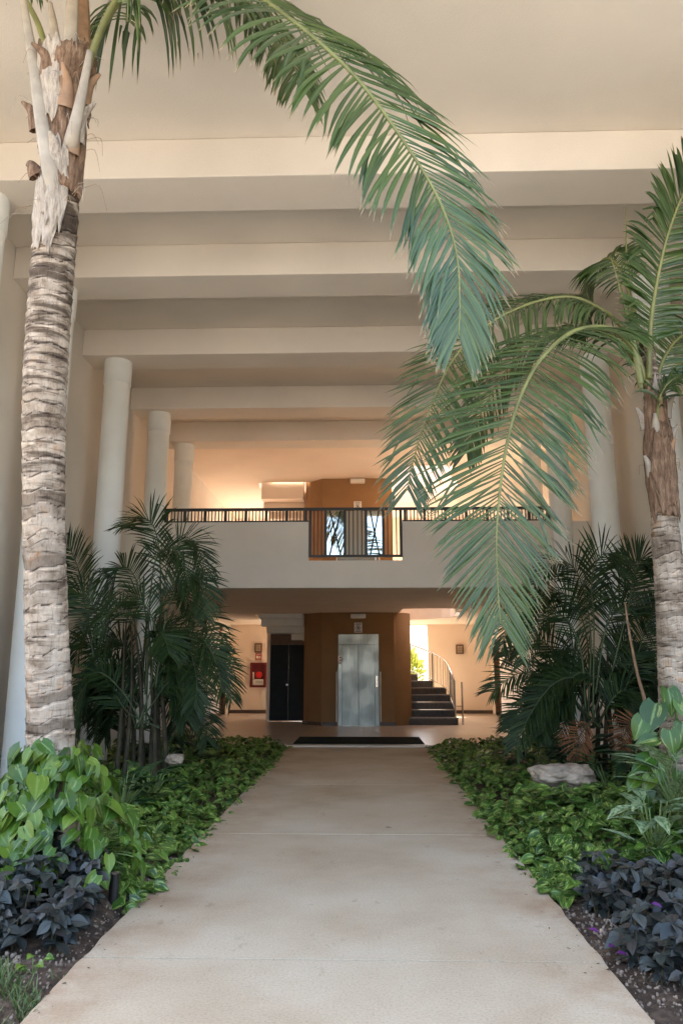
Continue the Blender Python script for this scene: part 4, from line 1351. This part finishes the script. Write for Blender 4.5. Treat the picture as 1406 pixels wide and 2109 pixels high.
b1 = at(108, 1700, 5.35)
b1.z = 0.20
climbing('large heart-leaved pothos swathing the foot of the tall palm', b1, 0, 0.74, 300, 0.20, 0.72, (0.08, 0.185), 5)
b2 = at(1394, 1650, Y2)
b2.z = 0.18
t = thing('climbing_pothos', 'pothos with big cream-streaked leaves climbing the shorter palm trunk', 'climbing plant')
spec = [(1375, 1420, .30, 1388, 1470), (1350, 1450, .34, 1325, 1535), (1322, 1480, .26, 1305, 1535), (1352, 1520, .25, 1290, 1530), (1378, 1505, .24, 1392, 1575), (1405, 1490, .30, 1400, 1560),
        (1338, 1560, .28, 1295, 1590), (1340, 1600, .20, 1318, 1640), (1352, 1585, .20, 1362, 1625), (1330, 1620, .2, 1340, 1670), (1400, 1440, .24, 1415, 1480), (1372, 1560, .2, 1350, 1600), (1398, 1590, .25, 1410, 1650), (1310, 1600, .2, 1290, 1630)]
for (px, py, s, tx, ty) in spec:
    yy = Y2 - 0.3 - random.uniform(0, .12)
    p = at(px, py, yy)
    q = at(tx, ty, yy - 0.08)
    o = link('leaf', random.choice(KIT_BIG)[0], t)
    o.matrix_local = frame_mat(p, q - p, V((random.uniform(-.4, .2), -1, .6)), s * .78)
    MB().tube(catmull([at(1385, py - 5, Y2 - .15), (p + at(1385, py, Y2 - .15)) / 2 + V((0, 0, .03)), p], 6), 0.005, 5).build('leaf_stalk', M['stem'], t)
MB().tube(catmull([at(1380, 1660, Y2 - .16), at(1372, 1560, Y2 - .16), at(1392, 1480, Y2 - .16), at(1380, 1420, Y2 - .16)], 16), 0.012, 6).build('vine_stem', M['stem'], t, smooth=True)

# ------------------------------------------------------------------ ground cover
KP_HI = leaf_kit('leaf', HEART, 0.80, 'pothos', 8, back=0.12, cols=5)
KP_LO = leaf_kit('leaf_far', HEART_LO, 0.80, 'pothos', 6, back=0.1, cols=3)


def cover_places(x_in, x_out, y0, y1, dens, skip, rs, h=(0.10, 0.28), size=(0.075, 0.135), inner_over=0.06):
    out = []
    n = int(abs(x_out - x_in) * (y1 - y0) * dens)
    sg = 1 if x_out > x_in else -1
    for _ in range(n):
        x = x_in - sg * inner_over + (x_out - x_in) * rs.random()
        y = y0 + (y1 - y0) * rs.random()
        if skip(x, y): continue
        e = abs(x - x_in)
        hh = h[1] * min(1, 0.25 + e / 0.45) * (0.75 + 0.5 * noise.noise(V((x * 1.7, y * 1.7, 9))))
        z = soil_z(x, y) + rs.uniform(0.25, 1.0) * max(.05, hh)
        a = rs.uniform(0, 2 * math.pi)
        d = V((math.cos(a), math.sin(a) - .35, rs.uniform(-.55, .15)))
        nn = V((rs.uniform(-.5, .5), rs.uniform(-.9, .2), 1))
        out.append((V((x, y, z)), d, nn, rs.uniform(*size)))
    return out


rs = random.Random(31)
CL = thing('pothos_ground_cover', 'low variegated pothos carpet between the tall palm and the path', 'ground cover')
sk = lambda x, y: (y < 5.15 + 0.2 * noise.noise(V((x * 2, 0, 0))) and x < -1.55) or y < 4.95 or ((x + 2.15) ** 2 + (y - 5.4) ** 2 < 0.4 ** 2)
pl = cover_places(PATH0, -4.3, 4.9, Y_EDGE - 0.02, 190, sk, rs)
pl += cover_places(PATH0, -2.8, 4.9, 8.0, 170, sk, rs)
scatter_leaves(CL, KP_HI, KP_LO, pl, 'pothos')
CR = thing('pothos_ground_cover', 'low variegated pothos carpet around the pale rock beside the path', 'ground cover')
sk = lambda x, y: (y < 5.7 + 0.2 * noise.noise(V((x * 2, 7, 0))) and x > 1.42 + 0.12 * noise.noise(V((y * 3, 0, 0)))) or y < 5.25
pl = cover_places(PATH1, 4.1, 5.2, Y_EDGE - 0.02, 190, sk, rs)
pl += cover_places(PATH1, 2.9, 5.3, 8.4, 170, sk, rs)
RK = at(1160, 1600, 7.7)
for _ in range(90):
    x, y = RK.x + rs.uniform(-.5, .5), RK.y - rs.uniform(.18, .5)
    pl.append((V((x, y, RK.z + rs.uniform(-.22, -.04))), V((rs.uniform(-1, 1), -.4, rs.uniform(-.3, .3))), V((rs.uniform(-.4, .4), -.5, 1)), rs.uniform(.08, .14)))
scatter_leaves(CR, KP_HI, KP_LO, pl, 'pothos')

# dark purple leaved plants
KU_HI = leaf_kit('leaf', LANCE, 0.60, 'purple', 8, cols=5)
KU_LO = leaf_kit('leaf_far', LANCE_LO, 0.60, 'purple', 6, cols=3)


def purple_bed(label, inside, x0, x1, y0, y1, n_plants, seed):
    t = thing('purple_leaf_plant', label, 'foliage plant')
    rs = random.Random(seed)
    places = []
    stems = MB()
    made = 0
    tries = 0
    while made < n_plants and tries < 9000:
        tries += 1
        x, y = rs.uniform(x0, x1), rs.uniform(y0, y1)
        if not inside(x, y): continue
        made += 1
        z0 = soil_z(x, y)
        h = rs.uniform(.10, .30)
        lean = V((rs.uniform(-.25, .25), rs.uniform(-.35, .15), 1)).normalized()
        b = V((x, y, z0))
        stems.tube([b, b + lean * h], [.006, .004], 5)
        for lv in range(4):
            c = b + lean * h * (0.25 + 0.25 * lv) + V((rs.uniform(-.04, .04), rs.uniform(-.04, .04), 0))
            m = 5 if lv == 3 else 4
            a0 = rs.uniform(0, 6.28)
            for q in range(m):
                a = a0 + q * 2 * math.pi / m + rs.uniform(-.3, .3)
                o = V((math.cos(a), math.sin(a), 0))
                d = o + V((0, 0, rs.uniform(-.8, .6)))
                places.append((c, d, V((0, 0, 1)) - o * 0.2 + V((rs.uniform(-.6, .6), rs.uniform(-.9, .2), 0)), rs.uniform(.05, .115)))
    stems.build('stems', M['canes'], t)
    tag(t.children[-1], kind='stuff')
    scatter_leaves(t, KU_HI, KU_LO, places, 'purple')
    return t


edge_l = lambda y: PATH0 - 0.10
purple_bed('dark slate-purple foliage massed below the pothos of the tall palm', lambda x, y: x < PATH0 - 0.13 - 0.5 * max(0, 4.42 - y) and not (y > 4.95 and x > -1.7), -3.2, -1.5, 4.25, 5.15, 190, 41)
purple_bed('dark slate-purple foliage massed in front of the variegated lance-leaved plants', lambda x, y: x > PATH1 + 0.17 + max(0, (4.2 - y)) * 0.2 and y < 5.5, 1.32, 2.9, 3.65, 5.5, 310, 42)

# ------------------------------------------------------------------ lance-leaved plants
def rosette(label, mat, base, n, length, seed, h=0.3, name='lance_leaf_plant', width=0.34, up=(0.2, 1.0)):
    t = thing(name, label, 'foliage plant')
    rs = random.Random(seed)
    kit = leaf_kit('leaf', LANCE, width, mat, 5, cols=5)
    for k in range(n):
        a = rs.uniform(0, 2 * math.pi)
        o = V((math.cos(a), math.sin(a), 0))
        c = base + o * rs.uniform(0.0, .12) + V((0, 0, h * rs.uniform(.25, 1.0)))
        d = o + V((0, 0, rs.uniform(*up) - .25))
        lf = link('leaf', rs.choice(kit)[0], t)
        lf.matrix_local = frame_mat(c + d.normalized() * .10, d, V((0, 0, 1)) - o * .4, length * rs.uniform(.75, 1.2))
        MB().tube(catmull([base + V((0, 0, -.02)), base + V((0, 0, h * .3)) + o * .02, c + d.normalized() * .105], 5), 0.005, 5).build('leaf_stalk', M['stem'], t)
    return t


def onsoil(px, py, Y):
    p = at(px, py, Y)
    p.z = soil_z(p.x, p.y)
    return p


rosette('pale green streaked lance-leaved plant at the foot of the shorter palm', 'agla', onsoil(1400, 1700, 6.30), 44, 0.36, 51, 0.60)
rosette('pale variegated lance-leaved plant just above the purple foliage and beside the path pothos', 'agla', onsoil(1345, 1740, 5.95), 34, 0.32, 52, 0.46)
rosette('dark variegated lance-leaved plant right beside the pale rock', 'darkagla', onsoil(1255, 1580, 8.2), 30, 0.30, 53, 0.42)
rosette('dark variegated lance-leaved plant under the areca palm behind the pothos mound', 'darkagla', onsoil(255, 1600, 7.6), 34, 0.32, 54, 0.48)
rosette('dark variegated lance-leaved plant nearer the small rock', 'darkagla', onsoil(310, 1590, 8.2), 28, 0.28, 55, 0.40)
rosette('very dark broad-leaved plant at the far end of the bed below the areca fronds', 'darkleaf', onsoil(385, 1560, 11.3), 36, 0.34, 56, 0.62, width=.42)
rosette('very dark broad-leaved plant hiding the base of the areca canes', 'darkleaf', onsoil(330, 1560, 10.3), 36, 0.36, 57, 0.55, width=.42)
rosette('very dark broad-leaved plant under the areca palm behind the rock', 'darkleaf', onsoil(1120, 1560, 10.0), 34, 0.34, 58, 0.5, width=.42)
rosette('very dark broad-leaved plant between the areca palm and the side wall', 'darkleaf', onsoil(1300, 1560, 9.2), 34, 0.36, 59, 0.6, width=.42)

rosette('added very dark plant standing in for shade directly behind the pale rock', 'darkleaf', onsoil(1200, 1560, 8.9), 40, 0.34, 60, 0.55, width=.42)  # three near-black plants added to deepen the shadow around the areca's foot
rosette('added very dark plant standing in for shade between the rock and the shorter palm trunk', 'darkleaf', onsoil(1330, 1560, 7.9), 36, 0.34, 61, 0.62, width=.42)
rosette('added very dark plant standing in for shade near the doorway end of the rock bed', 'darkleaf', onsoil(1070, 1540, 11.4), 34, 0.34, 62, 0.55, width=.42)

# ------------------------------------------------------------------ rocks, stump, grass, pebbles, litter
def rock(label, c, sx, sy, sz, seed):
    bm = bmesh.new()
    bmesh.ops.create_icosphere(bm, subdivisions=5, radius=1)
    for v in bm.verts:
        p = v.co.copy()
        n1 = noise.noise(p * 1.1 + V((seed, 0, 0)))
        n2 = noise.noise(p * 2.7 + V((0, seed, 0)))
        n3 = noise.noise(p * 8 + V((0, 0, seed)))
        n4 = noise.noise(p * 19 + V((seed, 0, seed)))
        k = 1 + 0.32 * n1 + 0.2 * n2 + 0.10 * n3 + 0.04 * n4
        q = V((p.x * sx, p.y * sy, p.z * sz)) * k
        q.z = min(q.z, sz * (0.62 + 0.12 * n2 + 0.05 * n3))
        v.co = q + c
    me = bpy.data.meshes.new('rock')
    bm.to_mesh(me)
    bm.free()
    me.materials.append(M['rock'])
    me.polygons.foreach_set('use_smooth', [True] * len(me.polygons))
    return tag(link('rock', me), label, 'rock')


c = at(1160, 1590, 7.7)
rock('long pale limestone rock lying in the pothos carpet', c + V((0, 0, -0.02)), 0.30, 0.22, 0.13, 3.3)
c = at(360, 1562, 9.2)
rock('small grey rock among the plants below the areca palm', c, 0.10, 0.09, 0.07, 8.1)

t = thing('garden_spike', 'short black cut pipe standing between pothos and purple foliage', 'pipe')
c = onsoil(237, 1800, 5.05)
MB().tube([c, c + V((0, 0, .17))], 0.030, 16).build('pipe', M['black'], t, smooth=False)
MB().tube([c + V((0, 0, .1705)), c + V((0, 0, .176))], 0.026, 16).build('pale_cut_top', M['pebble'], t)

rs = random.Random(77)
mb = MB()
for k in range(1300):
    x = rs.uniform(-1.95, PATH0 - 0.01)
    y = rs.uniform(3.3, 4.12)
    if y > 4.05 + .1 * noise.noise(V((x * 3, 1, 1))): continue
    if noise.noise(V((x * 5.2, y * 5.2, 2))) < -0.05: continue
    p = V((x, y, soil_z(x, y)))
    a = rs.uniform(0, 6.28)
    L = rs.uniform(.04, .12)
    o = V((math.cos(a), math.sin(a), 0))
    tip = p + o * L * rs.uniform(.3, .8) + V((0, 0, L * rs.uniform(.4, .9)))
    mid = (p + tip) / 2 + V((0, 0, L * .15))
    sd = V((-o.y, o.x, 0)) * 0.0035
    r = rs.random()
    mb.add([p - sd, p + sd, mid + sd * .8, mid - sd * .8, tip], [(0, 1, 2, 3), (3, 2, 4)], [(0, 0, r), (0, 1, r), (.5, 1, r), (.5, 0, r), (.8, .5, r)])
gr = mb.build('grass', M['grass'])
tag(gr, 'tuft of green grass at the path corner below the purple foliage', 'grass', kind='stuff')
# seedling with round leaves
t = thing('weed_seedling', 'small yellow-green weed sprouting from the grass', 'weed')
kw_ = leaf_kit('leaf', HEART_LO, .9, 'bigpothos', 3, cols=3)
for (px, py) in ((68, 1968), (95, 1972), (45, 1988), (78, 1985), (55, 1995)):
    p = at(px, py, 4.05)
    b = onsoil(68, 2010, 4.05)
    MB().tube([b, p], .0025, 4).build('stalk', M['stem'], t)
    lf = link('leaf', kw_[0][0], t)
    lf.matrix_local = frame_mat(p, V((rs.uniform(-1, 1), rs.uniform(-1, 0), .1)), V((0, -.6, 1)), .045)


def pebbles(name, label, x0, x1, y0, y1, n, seed, inside):
    rs = random.Random(seed)
    ico = bmesh.new()
    bmesh.ops.create_icosphere(ico, subdivisions=1, radius=1)
    base = np.array([v.co[:] for v in ico.verts])
    faces = [tuple(v.index for v in f.verts) for f in ico.faces]
    ico.free()
    mb = MB()
    for _ in range(n):
        x, y = rs.uniform(x0, x1), rs.uniform(y0, y1)
        if not inside(x, y): continue
        s = rs.uniform(.004, .013) * (1.7 if rs.random() < .1 else 1)
        m = np.array((Euler((rs.random() * 6, rs.random() * 6, rs.random() * 6)).to_matrix() @ Matrix.Diagonal((s, s * rs.uniform(.6, 1), s * rs.uniform(.4, .8)))))
        mb.add((base @ m.T + np.array((x, y, soil_z(x, y) + s * .3))).tolist(), faces)
    o = mb.build(name, M['pebble'], smooth=True)
    return tag(o, label, 'gravel', kind='stuff')


pebbles('gravel', 'pale gravel on the soil strip below the grass and purple foliage', -2.6, PATH0 - .01, 2.6, 6.4, 2600, 5, lambda x, y: x > PATH0 - 0.14 or (3.9 < y < 4.3))
pebbles('gravel', 'pale gravel on the soil strip between path and dark foliage', PATH1 + .01, 2.4, 2.4, 6.2, 3600, 6, lambda x, y: x < PATH1 + 0.32 + max(0, 3.9 - y) * .5)

KL = leaf_kit('fallen_leaf', LANCE_LO, .4, 'litter', 3, cols=3)
lit = [(958, 1645, 'fallen leaf lying on the path edge near the rock bed'), (980, 1668, 'dry leaf curled on the path beside the pothos edge'), (992, 1687, 'largest dry leaf on the path beside the pothos'), (792, 1704, 'tiny dark leaf scrap in the middle of the path'),
       (1095, 1772, 'dry twig leaf near the pothos at the bend of the bed'), (1270, 1998, 'curled dark leaf overhanging the path from the purple foliage'), (1285, 2004, 'second curled dark leaf on the path edge under the purple foliage'), (572, 1578, 'dark leaf on the path at the far pothos edge')]
for i, (px, py, lb) in enumerate(lit):
    d = _rot @ V(((px - 703.0) / FPX, -(py - 1054.5) / FPX, -1.0))
    p = CAM + d * (-(CAM.z - 0.006) / d.z)
    o = link('fallen_leaf', KL[i % 3][0])
    o.matrix_world = frame_mat(p, V((random.uniform(-1, 1), random.uniform(-.5, .5), .05)), V((0, 0, 1)), 0.07 if py < 1900 else .06)
    tag(o, lb, 'leaf')
mb = MB()
for _ in range(260):
    sd_ = rs.choice((0, 1))
    off = abs(rs.gauss(0, .10))
    x = PATH0 + .01 + off if sd_ == 0 else PATH1 - .01 - off
    y = rs.uniform(3.4, 12)
    _, vs, fs, a = rs.choice(KL)
    m = np.array(frame_mat(V((x, y, 0.004)), V((rs.uniform(-1, 1), rs.uniform(-1, 1), 0.02)), V((rs.uniform(-.3, .3), rs.uniform(-.3, .3), 1)), rs.uniform(.006, .026)))
    mb.add((vs @ m[:3, :3].T + m[:3, 3]).tolist(), fs, [(q[0], q[1], rs.random()) for q in a])
tag(mb.build('leaf_litter', M['litter']), 'small dark crumbs of soil and leaf along both path edges', 'litter', kind='stuff')
KM = leaf_kit('magenta_leaf', LANCE_LO, .5, 'magenta', 3, cols=3)
for i, (px, py, lb) in enumerate(((1212, 1912, 'fallen magenta leaf on the gravel nearer the green pothos'), (1252, 1950, 'larger fallen magenta leaf on the gravel strip'), (1268, 1962, 'fallen magenta leaf touching the larger one'), (1340, 1860, 'magenta leaf caught in the dark foliage'))):
    d = _rot @ V(((px - 703.0) / FPX, -(py - 1054.5) / FPX, -1.0))
    p = CAM + d * (-(CAM.z - (0.02 if i < 3 else .25)) / d.z)
    o = link('fallen_leaf', KM[i % 3][0])
    o.matrix_world = frame_mat(p, V((1, random.uniform(-.6, .6), .1)), V((0, -.3, 1)), 0.06)
    tag(o, lb, 'leaf')

# ------------------------------------------------------------------ outside the stair window
t = thing('garden_bush', 'yellow-green bush in bright daylight outside the stair window', 'bush')
KY = leaf_kit('leaf', LANCE, .4, 'yellowbush', 5, cols=5)
KYL = leaf_kit('leaf_far', LANCE_LO, .4, 'yellowbush', 5, cols=3)
places = []
for _ in range(420):
    a, b_ = random.uniform(0, 6.28), random.uniform(-.4, 1.4)
    r = random.uniform(.55, 1.0)
    p = V((1.55 + math.cos(a) * math.cos(b_) * .55 * r, 27.2 + math.sin(a) * math.cos(b_) * .7 * r, 1.15 + math.sin(b_) * 1.0 * r))
    places.append((p, p - V((1.55, 27.2, .8)), V((random.uniform(-.5, .5), random.uniform(-1, 0), 1)), random.uniform(.2, .34)))
scatter_leaves(t, KY, KYL, places, 'yellowbush', 60)
for k in range(5):
    MB().tube([(1.55 + .05 * k, 27.2, -.12), (1.4 + .12 * k, 27.1, 1.3)], [.02, .008], 6).build('stem', M['canes'], t)
gw = MB().box((-9, 33, -0.12), (10, 33.3, 3.2)).build('garden_wall', M['white'])
tag(gw, 'sunlit white garden wall seen through the stair window', 'wall')
